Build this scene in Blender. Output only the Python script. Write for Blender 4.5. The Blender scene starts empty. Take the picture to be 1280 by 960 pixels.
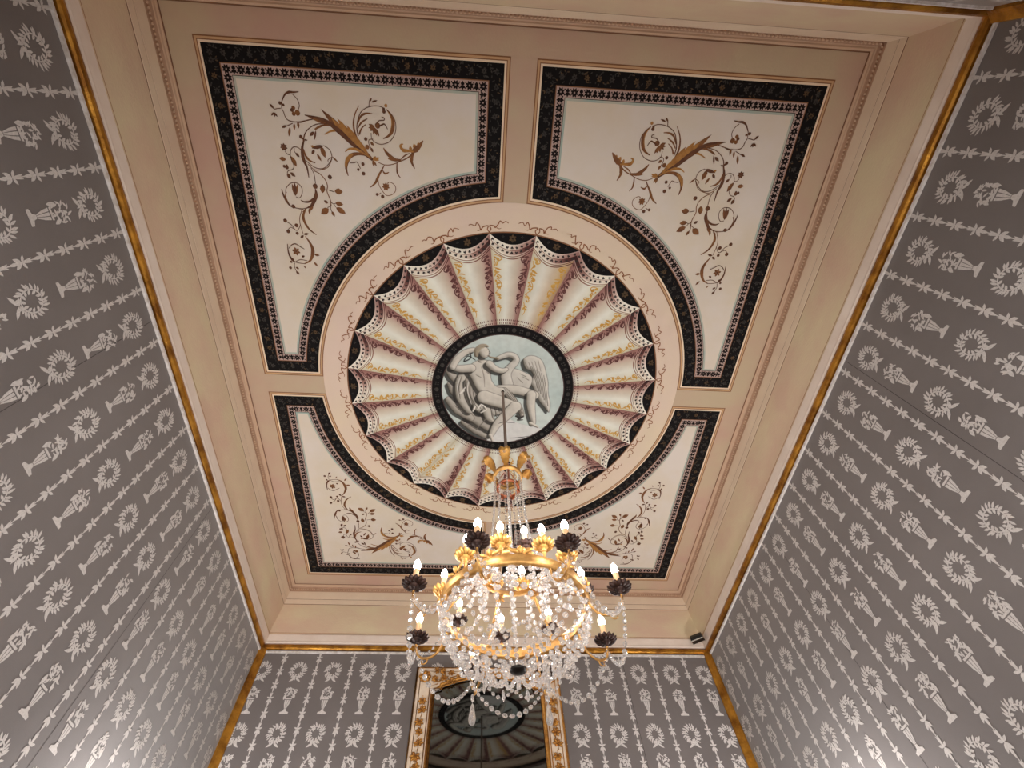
import bpy, bmesh, math, random
import numpy as np
from mathutils import Vector, Matrix
random.seed(7)
PI = math.pi
C = bpy.context.scene.collection
SC = bpy.context.scene

# ------------------------------------------------------------------ camera, light, exposure
EYE = 1.6                       # camera height; ceiling lies 3.2 m above it
cam_d = bpy.data.cameras.new('camera'); cam = bpy.data.objects.new('camera', cam_d); C.objects.link(cam)
_f, _pitch, _roll, _yaw = 611.217, 1.0311, -.0483, -.0973
_fw = Vector((0, math.cos(_pitch), math.sin(_pitch))); _up = Vector((0, -math.sin(_pitch), math.cos(_pitch))); _rt = Vector((1, 0, 0))
_rt, _up = math.cos(_roll)*_rt + math.sin(_roll)*_up, -math.sin(_roll)*_rt + math.cos(_roll)*_up
_Z = Matrix.Rotation(_yaw, 3, 'Z'); _rt, _up, _fw = _Z @ _rt, _Z @ _up, _Z @ _fw
cam.matrix_world = Matrix(((_rt.x, _up.x, -_fw.x, -.18272), (_rt.y, _up.y, -_fw.y, -1.73088), (_rt.z, _up.z, -_fw.z, EYE), (0, 0, 0, 1)))
cam_d.sensor_fit = 'HORIZONTAL'; cam_d.sensor_width = 36.0; cam_d.lens = 36.0*_f/1280
cam_d.shift_x = (640-627.41)/1280; cam_d.shift_y = (515.05-480)/1280; cam_d.clip_start = .02
SC.camera = cam

SC.view_settings.view_transform = 'Standard'; SC.view_settings.look = 'None'
SC.view_settings.gamma = 1.0; SC.view_settings.use_curve_mapping = False
SC.view_settings.exposure = 0.58
w = bpy.data.worlds.new('world'); SC.world = w; w.use_nodes = True
w.node_tree.nodes['Background'].inputs[0].default_value = (.75, .82, 1, 1)
w.node_tree.nodes['Background'].inputs[1].default_value = 1.0
try:
    SC.cycles.max_bounces = 10; SC.cycles.transparent_max_bounces = 24; SC.cycles.sample_clamp_indirect = 6.0
    SC.cycles.glossy_bounces = 5; SC.cycles.diffuse_bounces = 5
except Exception: pass

SIDE_FILL = 260.0          # glow of the two unseen globes added to brighten the lower side walls
BULB = 88.0            # emission of the candle bulbs
FILL = 30.0             # each unseen fill lamp added at the front wall (W)

# ------------------------------------------------------------------ data of the painted ornament (millimetres in the ceiling plane)
SCROLL_STROKES=[([-1155,-1678,-1206,-1666,-1248,-1659,-1288,-1664,-1304,-1679,-1310,-1703,-1317,-1721,-1312,-1752],[4,5,4],0),([-1312,-1752,-1290,-1785,-1266,-1798,-1242,-1799,-1213,-1803],[4,13,4],0),([-1248,-1789,-1227,-1768,-1219,-1740,-1228,-1719],[4,4],0),([-1323,-1720,-1340,-1718,-1359,-1715,-1369,-1727],[4,4],0),([-1269,-1652,-1296,-1640,-1318,-1631],[4,4],0),([-1155,-1678,-1188,-1671,-1223,-1658,-1248,-1661],[4,4],0),([-1058,-1660,-1108,-1659,-1150,-1650,-1187,-1628,-1209,-1604,-1221,-1574,-1231,-1536],[4,4,8],0),([-1059,-1653,-1100,-1652,-1135,-1638,-1151,-1628],[4,12,8],1),([-980,-1617,-1020,-1630,-1062,-1625,-1100,-1607],[18,12,4],2),([-840,-1492,-920,-1563,-998,-1634,-1063,-1679],[13,48,9],1),([-840,-1492,-934,-1557,-1016,-1627,-1094,-1677,-1197,-1695],[13,28,4],0),([-848,-1500,-919,-1569,-989,-1637],[4,10,4],2),([-903,-1554,-927,-1616,-933,-1664,-922,-1711,-895,-1757],[12,10,4],1),([-911,-1610,-916,-1646,-908,-1683,-888,-1724,-857,-1747,-819,-1759,-782,-1760,-758,-1752],[7,4,4],0),([-909,-1669,-889,-1706,-859,-1722,-824,-1722],[5,12,4],1),([-911,-1647,-888,-1677,-853,-1697],[5,10,4],1),([-906,-1617,-890,-1648,-864,-1669],[11,7,4],1),([-840,-1756,-836,-1779],[4,4],0),([-746,-1748,-719,-1719,-711,-1680,-721,-1642,-742,-1619,-772,-1604],[4,18,17,4],1),([-738,-1739,-722,-1708,-720,-1675,-730,-1642],[4,5,4],2),([-742,-1746,-707,-1709,-697,-1673,-705,-1632,-735,-1593,-778,-1576,-812,-1580,-836,-1599,-838,-1629],[4,4],0),([-809,-1670,-791,-1690,-762,-1695,-761,-1706,-774,-1709],[5,5,4],0),([-798,-1660,-772,-1673,-759,-1675,-744,-1652],[8,8,4],0),([-829,-1599,-852,-1594,-855,-1574,-844,-1550],[4,4],0),([-846,-1500,-889,-1524,-932,-1542,-968,-1542,-994,-1526],[4,15,4],2),([-952,-1518,-985,-1488,-1000,-1448],[9,21,9],2),([-841,-1496,-876,-1514,-921,-1520,-962,-1508,-986,-1478,-997,-1440,-989,-1401],[4,13,22,17,4],1),([-973,-1470,-948,-1472,-932,-1477,-922,-1461,-914,-1443],[4,4],0),([-811,-1483,-775,-1471,-738,-1473,-706,-1483,-683,-1494,-650,-1508,-622,-1526,-608,-1543],[4,5,9],1),([-678,-1503,-654,-1525,-626,-1538],[4,8,4],1),([-678,-1501,-714,-1501,-745,-1522,-762,-1539,-774,-1558],[9,21,16,4],1),([-696,-1500,-728,-1500,-752,-1505],[15,13,4],1),([-617,-1543,-589,-1560,-566,-1582,-547,-1607],[10,31,21,4],1),([-603,-1548,-635,-1550,-662,-1552,-676,-1570,-671,-1580,-660,-1583],[7,19,13,4],2),([-601,-1544,-613,-1519,-616,-1494,-599,-1460],[7,20,4],1),([-701,-1485,-703,-1452,-700,-1427,-685,-1407],[6,10,4],1),([-775,-1469,-791,-1443,-811,-1413,-833,-1373,-865,-1346],[4,10,15,4],1),([-788,-1443,-774,-1425,-750,-1433],[5,11,4],1),([-817,-1395,-813,-1362,-794,-1328,-772,-1307,-743,-1311,-719,-1332,-717,-1358,-735,-1376,-753,-1380,-763,-1371],[4,4],1),([-824,-1307,-804,-1319],[4,4],0),([-1218,-1573,-1234,-1535,-1238,-1496,-1234,-1466,-1222,-1431,-1219,-1380],[6,16,20,12,4],0),([-1229,-1527,-1221,-1493,-1203,-1471,-1171,-1459],[6,14,4],1),([-1225,-1470,-1194,-1445,-1166,-1432,-1132,-1432,-1104,-1449,-1079,-1478,-1072,-1502,-1081,-1532,-1112,-1551],[4,4],0),([-1215,-1451,-1184,-1425,-1146,-1424,-1100,-1442,-1073,-1486],[4,4],1),([-1073,-1494,-1095,-1481,-1097,-1471],[4,4],1),([-1241,-1519,-1258,-1533,-1283,-1534,-1302,-1516,-1308,-1496,-1323,-1496,-1335,-1510],[4,4],0),([-1279,-1528,-1282,-1513,-1271,-1500],[4,4],0),([-1308,-1496,-1306,-1470,-1296,-1439,-1305,-1419,-1332,-1410,-1341,-1397],[4,4],0),([-1200,-1432,-1187,-1402,-1185,-1358,-1187,-1341],[4,4],0),([-1190,-1321,-1189,-1292,-1203,-1258,-1230,-1223,-1277,-1206,-1330,-1208],[4,22,19,4,4],0),([-1206,-1267,-1235,-1248,-1267,-1245,-1285,-1254],[12,11,4],0),([-1239,-1223,-1269,-1200,-1284,-1187],[4,4],1),([-1330,-1208,-1355,-1221,-1372,-1250,-1384,-1282,-1388,-1310],[4,15,4],0),([-1368,-1250,-1372,-1274,-1362,-1295],[6,6,4],1),([-1369,-1283,-1362,-1312,-1340,-1337,-1317,-1347,-1287,-1344,-1269,-1321,-1271,-1292,-1290,-1266,-1311,-1271],[4,4],0),([-1185,-1418,-1153,-1403,-1126,-1373,-1117,-1341,-1123,-1308,-1109,-1263,-1109,-1230],[5,6],1),([-1111,-1317,-1081,-1310],[4,4],0),([-1110,-1255,-1094,-1243,-1080,-1246],[4,4],0),([-1110,-1241,-1112,-1211,-1105,-1194],[4,4],0),([-1111,-1232,-1131,-1219],[4,4],0),([-1092,-1242,-1081,-1225],[4,4],0),([-1285,-1202,-1305,-1158,-1310,-1128,-1307,-1097,-1300,-1058],[4,4],1),([-1262,-1208,-1283,-1168,-1282,-1134,-1261,-1091,-1220,-1057],[7,17,13,4],1),([-1345,-1216,-1307,-1205,-1276,-1203],[4,4],0),([-1307,-1115,-1326,-1083,-1344,-1080,-1362,-1108,-1387,-1124],[4,4],0),([-1340,-1078,-1369,-1094,-1387,-1080],[4,4],0),([-1290,-1045,-1268,-1010,-1255,-970,-1263,-928,-1284,-894,-1318,-876],[4,15,23,14,4],1),([-1310,-876,-1343,-877,-1375,-884,-1394,-898,-1408,-939,-1406,-994],[4,4,13,4],0),([-1370,-887,-1340,-900,-1298,-895],[4,4],0),([-1401,-967,-1382,-988,-1357,-996,-1332,-982,-1306,-967],[4,6,4],0),([-1380,-879,-1385,-851,-1375,-823],[4,4],0)]
SCROLL_LEAVES=[(-1039,-1647,-1197,-1696,20,1),(-1360,-1718,-1381,-1738,15,0),(-1362,-1699,-1381,-1682,11,0),(-1362,-1699,-1362,-1676,11,0),(-1362,-1699,-1347,-1678,11,0),(-1304,-1639,-1333,-1627,14,0),(-1287,-1633,-1301,-1585,16,1),(-1261,-1653,-1265,-1618,14,1),(-1239,-1665,-1240,-1628,15,1),(-1145,-1626,-1161,-1574,12,0),(-1155,-1617,-1185,-1595,19,0),(-1219,-1574,-1242,-1592,13,0),(-1219,-1574,-1199,-1573,11,0),(-950,-1580,-1105,-1730,38,1),(-950,-1580,-1053,-1691,34,2),(-925,-1557,-1020,-1691,39,2),(-900,-1538,-971,-1661,34,2),(-883,-1527,-945,-1627,30,2),(-857,-1504,-921,-1601,22,2),(-838,-1776,-820,-1798,11,1),(-826,-1776,-791,-1787,11,0),(-815,-1656,-849,-1672,18,1),(-815,-1656,-852,-1654,18,1),(-815,-1656,-845,-1639,18,1),(-815,-1656,-826,-1622,18,1),(-815,-1656,-807,-1616,18,1),(-815,-1656,-793,-1613,18,1),(-846,-1584,-827,-1567,17,1),(-846,-1556,-834,-1531,16,1),(-839,-1493,-820,-1513,16,2),(-839,-1493,-798,-1507,16,2),(-839,-1493,-801,-1494,13,2),(-839,-1493,-835,-1457,17,1),(-839,-1493,-819,-1460,13,1),(-617,-1547,-622,-1577,21,2),(-589,-1560,-602,-1588,26,2),(-570,-1577,-576,-1597,21,2),(-1112,-1549,-1182,-1534,22,0),(-1129,-1548,-1110,-1488,30,1),(-1156,-1508,-1135,-1469,16,1),(-1166,-1527,-1186,-1503,18,0),(-1164,-1538,-1186,-1547,16,2),(-1072,-1498,-1039,-1469,11,1),(-1277,-1506,-1257,-1484,17,0),(-1336,-1468,-1375,-1472,25,1),(-1305,-1487,-1281,-1434,28,1),(-1341,-1397,-1327,-1366,22,0),(-1323,-1402,-1296,-1380,20,0),(-1216,-1241,-1239,-1193,23,1),(-1313,-1275,-1323,-1342,20,1),(-1313,-1275,-1306,-1349,20,0),(-1311,-1276,-1289,-1344,17,1),(-1143,-1348,-1152,-1298,35,1),(-1079,-1313,-1030,-1313,38,1),(-1125,-1244,-1148,-1260,19,0),(-1082,-1248,-1035,-1241,31,1),(-1125,-1215,-1175,-1181,42,1),(-1081,-1223,-1026,-1191,37,1),(-1109,-1201,-1094,-1170,19,1),(-1239,-1213,-1246,-1176,15,1),(-1298,-1056,-1265,-1062,17,0),(-1298,-1051,-1321,-1032,17,0),(-1250,-937,-1216,-932,18,1),(-1259,-890,-1237,-861,15,1),(-1330,-917,-1310,-925,15,0),(-1326,-863,-1313,-845,10,1),(-1378,-851,-1358,-840,15,0),(-1380,-825,-1361,-804,18,0)]
SCROLL_BLOBS=[(-1323,-1745,9,0),(-1306,-1737,7,0),(-1254,-1726,11,1),(-1263,-1715,10,0),(-1256,-1698,11,1),(-1235,-1704,15,1),(-1234,-1588,10,0),(-747,-1765,9,2),(-760,-1748,8,0),(-759,-1736,10,0),(-799,-1667,16,1),(-871,-1597,10,0),(-866,-1557,13,1),(-898,-1468,10,0),(-927,-1438,8,0),(-899,-1418,11,0),(-828,-1309,9,0),(-796,-1299,11,0),(-1352,-1432,9,0),(-1338,-1427,11,0),(-1337,-1437,6,0),(-1189,-1335,15,0),(-1335,-1216,12,0),(-1097,-1389,13,0),(-1397,-1132,12,0),(-1333,-1107,12,0),(-1389,-1069,12,0),(-1336,-1060,10,0),(-1391,-898,10,0),(-1401,-883,8,0),(-1412,-845,10,0)]
SCROLL_FLOWERS=[(-773,-1355,23,7,1),(-1338,-1531,21,7,0),(-1360,-950,27,6,1)]
MEDALLION=[('p',(214,214,208),[-386,313,-252,332,-156,415,-49,462,142,467,304,372,320,321,266,299,128,268,43,223,-16,273,-96,350,-201,281],0,0),('c',(178,168,150),[-284,278,-189,342,-104,407],[25,40,22],1),('c',(178,168,150),[-234,222,-151,255,-75,337],[44,61,28],1),('c',(178,168,150),[-396,88,-326,166,-233,240],[31,45,27],1),('c',(178,168,150),[-392,-47,-362,7,-325,68],[21,34,23],1),('c',(178,168,150),[-411,-161,-372,-114,-338,-72],[17,31,25],1),('c',(196,187,168),[-290,-134,-309,-51,-297,61,-245,163],[31,44,49,36],1),('c',(178,168,150),[-250,-75,-218,35,-154,159],[31,47,47],1),('c',(196,187,168),[-185,137,-103,169,8,153],[33,46,30],1),('c',(196,187,168),[-113,170,-90,228,-58,263],[33,33,16],1),('c',(120,110,95),[-305,-117,-326,-28,-315,73],[2,5,2],0),('c',(120,110,95),[-275,-107,-288,-7,-256,117],[2,5,2],0),('c',(120,110,95),[-245,-54,-238,47,-185,149],[2,5,2],0),('c',(120,110,95),[-224,-21,-207,69,-154,159],[2,5,2],0),('c',(120,110,95),[-204,23,-176,102,-124,158],[2,5,2],0),('c',(120,110,95),[-84,133,-71,203,-59,245],[2,5,2],0),('c',(120,110,95),[-54,138,-41,190,-34,226],[2,5,2],0),('c',(120,110,95),[-23,142,-16,177],[2,5,2],0),('c',(226,220,206),[-319,-105,-338,-27,-329,51],[2,5,2],0),('c',(226,220,206),[-255,-86,-263,3,-231,116],[2,5,2],0),('c',(226,220,206),[-69,132,-54,215],[2,5,2],0),('c',(226,220,206),[-39,137,-24,201],[2,5,2],0),('c',(226,220,206),[-187,68,-145,141],[2,5,2],0),('p',(205,198,182),[133,-264,164,-297,211,-299,257,-275,286,-229,307,-165,329,-89,339,0,362,80,361,162,320,116,274,60,225,-40,201,-84,216,-139,193,-182,152,-201],1,0),('c',(120,108,90),[179,-235,227,-129,255,-42],[2,3],0),('c',(120,108,90),[197,-220,242,-114,270,-17],[2,3],0),('c',(120,108,90),[216,-206,257,-100,285,7],[2,3],0),('c',(120,108,90),[235,-192,272,-85,301,31],[2,3],0),('c',(120,108,90),[254,-178,288,-70,316,56],[2,3],0),('c',(120,108,90),[273,-164,303,-55,332,81],[2,3],0),('c',(120,108,90),[292,-149,319,-40,348,106],[2,3],0),('c',(150,138,115),[149,-244,172,-202],[2,2],0),('c',(150,138,115),[172,-249,195,-197],[2,2],0),('c',(150,138,115),[194,-254,219,-192],[2,2],0),('c',(150,138,115),[217,-259,243,-186],[2,2],0),('c',(150,138,115),[240,-265,267,-181],[2,2],0),('p',(205,198,182),[-1,-173,36,-196,95,-188,165,-159,207,-128,203,-62,167,-15,88,-12,27,-32,-1,-97],1,0),('c',(205,198,182),[30,-65,15,-142,41,-197,74,-241,80,-270,57,-294,20,-301,-17,-287,-54,-268],[42,37,27,24,23,22,20,18,13],1),('c',(165,140,100),[-52,-268,-98,-275,-120,-286],[9,7,3],0),('c',(150,138,115),[117,-155,163,-132],[2,3],0),('c',(150,138,115),[138,-131,185,-105],[2,3],0),('c',(150,138,115),[100,-123,142,-81],[2,3],0),('c',(208,199,180),[-32,-16,87,-21,199,6,240,21],[37,37,35,32],1),('c',(208,199,180),[215,17,217,97,238,203,254,263],[35,33,25,16],1),('c',(208,199,180),[232,270,289,300],[17,9],0),('c',(178,168,150),[9,-9,73,57,140,147,159,206],[26,24,21,14],1),('c',(110,98,82),[19,2,79,80,137,183],[2,2],0),('c',(110,98,82),[35,2,92,79,146,183],[2,2],0),('c',(110,98,82),[51,1,105,79,156,182],[2,2],0),('c',(110,98,82),[67,0,118,78,165,182],[2,2],0),('p',(208,199,180),[-262,-183,-225,-227,-178,-250,-120,-248,-88,-212,-97,-158,-89,-93,-48,-40,7,-29,16,25,-48,56,-119,31,-169,16,-205,-33,-241,-109,-271,-151],1,0),('c',(208,199,180),[-238,-184,-320,-175,-373,-187],[31,28,23],1),('c',(208,199,180),[-373,-187,-340,-252,-282,-306,-226,-329],[23,23,20,15],1),('c',(208,199,180),[-110,-222,-69,-186,-20,-172,16,-185],[28,25,20,13],1),('c',(208,199,180),[-173,-251,-168,-287],[22,20],0),('c',(208,199,180),[-153,-316,-149,-302],[37,33],1),('c',(165,146,112),[-206,-286,-204,-322,-181,-353,-149,-365,-127,-358],[15,20,18,12,7],0),('c',(90,70,50),[-133,-330,-122,-334],[2,2],0),('c',(110,90,70),[-116,-321,-106,-310,-117,-303],[2,2],0),('c',(130,90,75),[-128,-286,-114,-289],[2,2],0),('c',(190,170,130),[-194,-307,-176,-338,-153,-350],[4,4],0),('c',(45,42,40),[-251,-304,-245,-263,-292,-235,-264,-278,-211,-249],[4,5,3],0),('c',(208,199,180),[-133,52,-26,86,98,128],[56,51,43],1),('c',(208,199,180),[102,123,32,211,-31,292,-68,387],[45,40,30,19],1),('c',(208,199,180),[-73,393,-55,449],[17,10],0),('c',(125,115,100),[-189,342,-140,278,-111,229],[2,4,2],0),('c',(125,115,100),[-356,133,-285,200],[2,4,2],0),('c',(125,115,100),[-252,301,-158,353],[2,4,2],0),('c',(226,220,204),[-288,4,-317,28,-279,-24],[5,7,4],0),('c',(226,220,204),[-184,161,-156,119,-119,158,-158,189],[5,8,4],0),('c',(226,220,204),[-219,180,-200,132],[5,8,4],0),('c',(172,160,140),[-166,-198,-144,-124,-136,-36],[2,4,2],0),('c',(172,160,140),[-203,-132,-163,-112],[2,4,2],0),('c',(172,160,140),[-126,-157,-96,-137],[2,4,2],0),('c',(60,55,50),[113,208,145,219,170,206,126,243,167,239],[8,6,4],0),('c',(75,72,70),[-16,280,24,266,107,269],[2,4,2],0),('c',(75,72,70),[86,412,159,403,231,388],[2,4,2],0),('c',(75,72,70),[129,430,192,417],[2,4,2],0),('c',(75,72,70),[251,372,293,372],[2,4,2],0)]

# ------------------------------------------------------------------ helpers
def lin(c):
    return tuple(((v/255)/12.92 if v/255 <= .04045 else ((v/255+.055)/1.055)**2.4) for v in c)
_mats = {}
def mat(name, col, rough=.6, metal=0.0, col2=None, scale=6.0, bump=0.0, spec=.5, bscale=None, stretch=None, detail=5, lo=.35, hi=.65, emit=None):
    if name in _mats: return _mats[name]
    m = bpy.data.materials.new(name); m.use_nodes = True; nt = m.node_tree; b = nt.nodes['Principled BSDF']
    b.inputs['Roughness'].default_value = rough; b.inputs['Metallic'].default_value = metal
    b.inputs['Specular IOR Level'].default_value = spec
    c1 = (*lin(col), 1); b.inputs['Base Color'].default_value = c1
    if col2 or bump:
        tc = nt.nodes.new('ShaderNodeTexCoord'); vec = tc.outputs['Object']
        if stretch:
            mp = nt.nodes.new('ShaderNodeMapping'); mp.inputs['Scale'].default_value = stretch
            nt.links.new(vec, mp.inputs['Vector']); vec = mp.outputs['Vector']
    if col2:
        n = nt.nodes.new('ShaderNodeTexNoise'); n.inputs['Scale'].default_value = scale; n.inputs['Detail'].default_value = detail
        n.inputs['Roughness'].default_value = .6; nt.links.new(vec, n.inputs['Vector'])
        r = nt.nodes.new('ShaderNodeValToRGB'); r.color_ramp.elements[0].position = lo; r.color_ramp.elements[1].position = hi
        r.color_ramp.elements[0].color = c1; r.color_ramp.elements[1].color = (*lin(col2), 1)
        nt.links.new(n.outputs['Fac'], r.inputs['Fac']); nt.links.new(r.outputs['Color'], b.inputs['Base Color'])
    if bump:
        n2 = nt.nodes.new('ShaderNodeTexNoise'); n2.inputs['Scale'].default_value = bscale or scale*8; n2.inputs['Detail'].default_value = 4
        nt.links.new(vec, n2.inputs['Vector'])
        bp = nt.nodes.new('ShaderNodeBump'); bp.inputs['Strength'].default_value = bump; bp.inputs['Distance'].default_value = .01
        nt.links.new(n2.outputs['Fac'], bp.inputs['Height']); nt.links.new(bp.outputs['Normal'], b.inputs['Normal'])
    if emit:
        b.inputs['Emission Color'].default_value = (*emit[0], 1); b.inputs['Emission Strength'].default_value = emit[1]
    _mats[name] = m; return m
def painted(name, rough=.75, amount=.10, scale=9):
    """paint whose colour is carried by the mesh (attribute 'paint'), with a little grain"""
    m = bpy.data.materials.new(name); m.use_nodes = True; nt = m.node_tree; b = nt.nodes['Principled BSDF']
    b.inputs['Roughness'].default_value = rough; b.inputs['Specular IOR Level'].default_value = .25
    a = nt.nodes.new('ShaderNodeAttribute'); a.attribute_name = 'paint'
    tc = nt.nodes.new('ShaderNodeTexCoord'); n = nt.nodes.new('ShaderNodeTexNoise'); n.inputs['Scale'].default_value = scale; n.inputs['Detail'].default_value = 6
    nt.links.new(tc.outputs['Object'], n.inputs['Vector'])
    mr = nt.nodes.new('ShaderNodeMapRange'); mr.inputs['From Min'].default_value = .3; mr.inputs['From Max'].default_value = .7
    mr.inputs['To Min'].default_value = 1-amount; mr.inputs['To Max'].default_value = 1+amount
    nt.links.new(n.outputs['Fac'], mr.inputs['Value'])
    mx = nt.nodes.new('ShaderNodeVectorMath'); mx.operation = 'SCALE'
    nt.links.new(a.outputs['Color'], mx.inputs[0]); nt.links.new(mr.outputs['Result'], mx.inputs['Scale'])
    nt.links.new(mx.outputs['Vector'], b.inputs['Base Color']); return m

class MB:
    """collects polygons; build() links them as one mesh object"""
    def __init__(s): s.v = []; s.f = []; s.m = []; s.c = None
    def face(s, pts, mi=0):
        i = len(s.v); s.v.extend(pts); s.f.append(tuple(range(i, i+len(pts)))); s.m.append(mi)
    def add(s, vs, fs, mi=0):
        i = len(s.v); s.v.extend(vs); s.f.extend(tuple(a+i for a in q) for q in fs); s.m.extend([mi]*len(fs))
    def mesh(s, name, mats, smooth=False):
        me = bpy.data.meshes.new(name); me.from_pydata([tuple(p) for p in s.v], [], s.f)
        for m in (mats if isinstance(mats, (list, tuple)) else [mats]): me.materials.append(m)
        me.polygons.foreach_set('material_index', s.m)
        if smooth: me.polygons.foreach_set('use_smooth', [True]*len(s.f))
        if s.c is not None:
            at = me.color_attributes.new('paint', 'FLOAT_COLOR', 'POINT')
            cc = np.ones((len(s.v), 4), np.float32); cc[:, :3] = s.c; at.data.foreach_set('color', cc.ravel())
        me.update(); return me
    def build(s, name, mats, parent=None, smooth=False, **kw):
        o = bpy.data.objects.new(name, s.mesh(name, mats, smooth)); C.objects.link(o)
        if parent: o.parent = parent
        for k, v in kw.items(): o[k] = v
        return o
    # 3-D shapes
    def box(s, lo, hi, mi=0):
        x0, y0, z0 = lo; x1, y1, z1 = hi
        s.add([(x0,y0,z0),(x1,y0,z0),(x1,y1,z0),(x0,y1,z0),(x0,y0,z1),(x1,y0,z1),(x1,y1,z1),(x0,y1,z1)],
              [(0,3,2,1),(4,5,6,7),(0,1,5,4),(1,2,6,5),(2,3,7,6),(3,0,4,7)], mi)
    def lathe(s, prof, n=16, mi=0, o=(0,0,0), wob=None):
        i = len(s.v)
        for r, z in prof:
            for k in range(n):
                a = 2*PI*k/n; q = r*(wob(a) if wob else 1); s.v.append((o[0]+q*math.cos(a), o[1]+q*math.sin(a), o[2]+z))
        for j in range(len(prof)-1):
            for k in range(n):
                s.f.append((i+j*n+k, i+j*n+(k+1)%n, i+(j+1)*n+(k+1)%n, i+(j+1)*n+k)); s.m.append(mi)
    def tube(s, pts, r, n=6, mi=0, closed=False):
        P = [Vector(p) for p in pts]; L = len(P); rr = r if isinstance(r, (list, tuple)) else [r]*L
        i = len(s.v); ref = Vector((0, 0, 1))
        for k in range(L):
            d = (P[(k+1) % L]-P[k-1]) if closed else (P[min(k+1, L-1)]-P[max(k-1, 0)])
            d.normalize(); a = d.cross(ref)
            if a.length < .05: a = d.cross(Vector((1, 0, 0)))
            a.normalize(); b = d.cross(a)
            for q in range(n):
                t = 2*PI*q/n; s.v.append(tuple(P[k]+rr[k]*(math.cos(t)*a+math.sin(t)*b)))
        for k in range(L if closed else L-1):
            for q in range(n):
                s.f.append((i+k*n+q, i+k*n+(q+1) % n, i+((k+1) % L)*n+(q+1) % n, i+((k+1) % L)*n+q)); s.m.append(mi)
        if not closed:
            s.f.append(tuple(i+q for q in range(n))); s.m.append(mi)
            s.f.append(tuple(i+(L-1)*n+q for q in reversed(range(n)))); s.m.append(mi)
    def bead(s, p, d, ln, r, n=6, flat=1.0, mi=0, side=None):
        """faceted crystal along d: two belts and two points"""
        p = Vector(p); d = Vector(d).normalized(); a = Vector(side) if side else d.cross(Vector((.31, .27, .91)))
        a = a-d*a.dot(d)
        if a.length < 1e-4: a = d.cross(Vector((1, 0, 0)))
        a.normalize(); b = d.cross(a); i = len(s.v)
        s.v.append(tuple(p-d*ln/2))
        for t, q in ((-.2, 1), (.2, 1)):
            for k in range(n):
                g = 2*PI*(k+.5*(t > 0))/n; s.v.append(tuple(p+d*ln*t+r*q*(math.cos(g)*a+flat*math.sin(g)*b)))
        s.v.append(tuple(p+d*ln/2)); e = len(s.v)-1
        for k in range(n):
            k2 = (k+1) % n
            s.f += [(i, i+1+k2, i+1+k), (i+1+k, i+1+k2, i+1+n+k), (i+1+k2, i+1+n+k2, i+1+n+k), (i+1+n+k, i+1+n+k2, e)]; s.m += [mi]*4
    def leaf3(s, base, tip, nrm, w, lift=.3, curl=0.0, mi=0, th=.12):
        """a solid leaf: ridge raised along nrm, closed underside"""
        base, tip, nrm = Vector(base), Vector(tip), Vector(nrm).normalized(); d = tip-base; L = d.length; sd = d.cross(nrm).normalized()
        top = []; i = len(s.v)
        for t, q in ((.0, .25), (.3, .85), (.6, 1.0), (.85, .6)):
            c = base+d*t+nrm*curl*L*math.sin(t*PI*.9)
            s.v += [tuple(c-sd*w*.5*q), tuple(c+nrm*lift*w*(.4+q*.6)), tuple(c+sd*w*.5*q), tuple(c-nrm*th*w)]
        s.v.append(tuple(tip+nrm*curl*L*.3)); e = len(s.v)-1
        for k in range(3):
            a, b = i+4*k, i+4*k+4
            for q in range(4): s.f.append((a+q, a+(q+1) % 4, b+(q+1) % 4, b+q)); s.m.append(mi)
        a = i+12
        for q in range(4): s.f.append((a+q, a+(q+1) % 4, e)); s.m.append(mi)
        s.f.append((i+3, i+2, i+1, i)); s.m.append(mi)

def smooth_path(pts, k=5, closed=False):
    P = [np.array(p, float) for p in pts]; out = []; n = len(P)
    for i in range(n if closed else n-1):
        p0, p1, p2, p3 = (P[(i-1) % n], P[i], P[(i+1) % n], P[(i+2) % n]) if closed else (P[max(i-1, 0)], P[i], P[i+1], P[min(i+2, n-1)])
        for j in range(k):
            t = j/k; out.append(.5*(2*p1+(p2-p0)*t+(2*p0-5*p1+4*p2-p3)*t*t+(3*p1-p0-3*p2+p3)*t**3))
    if not closed: out.append(P[-1])
    return out

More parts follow.
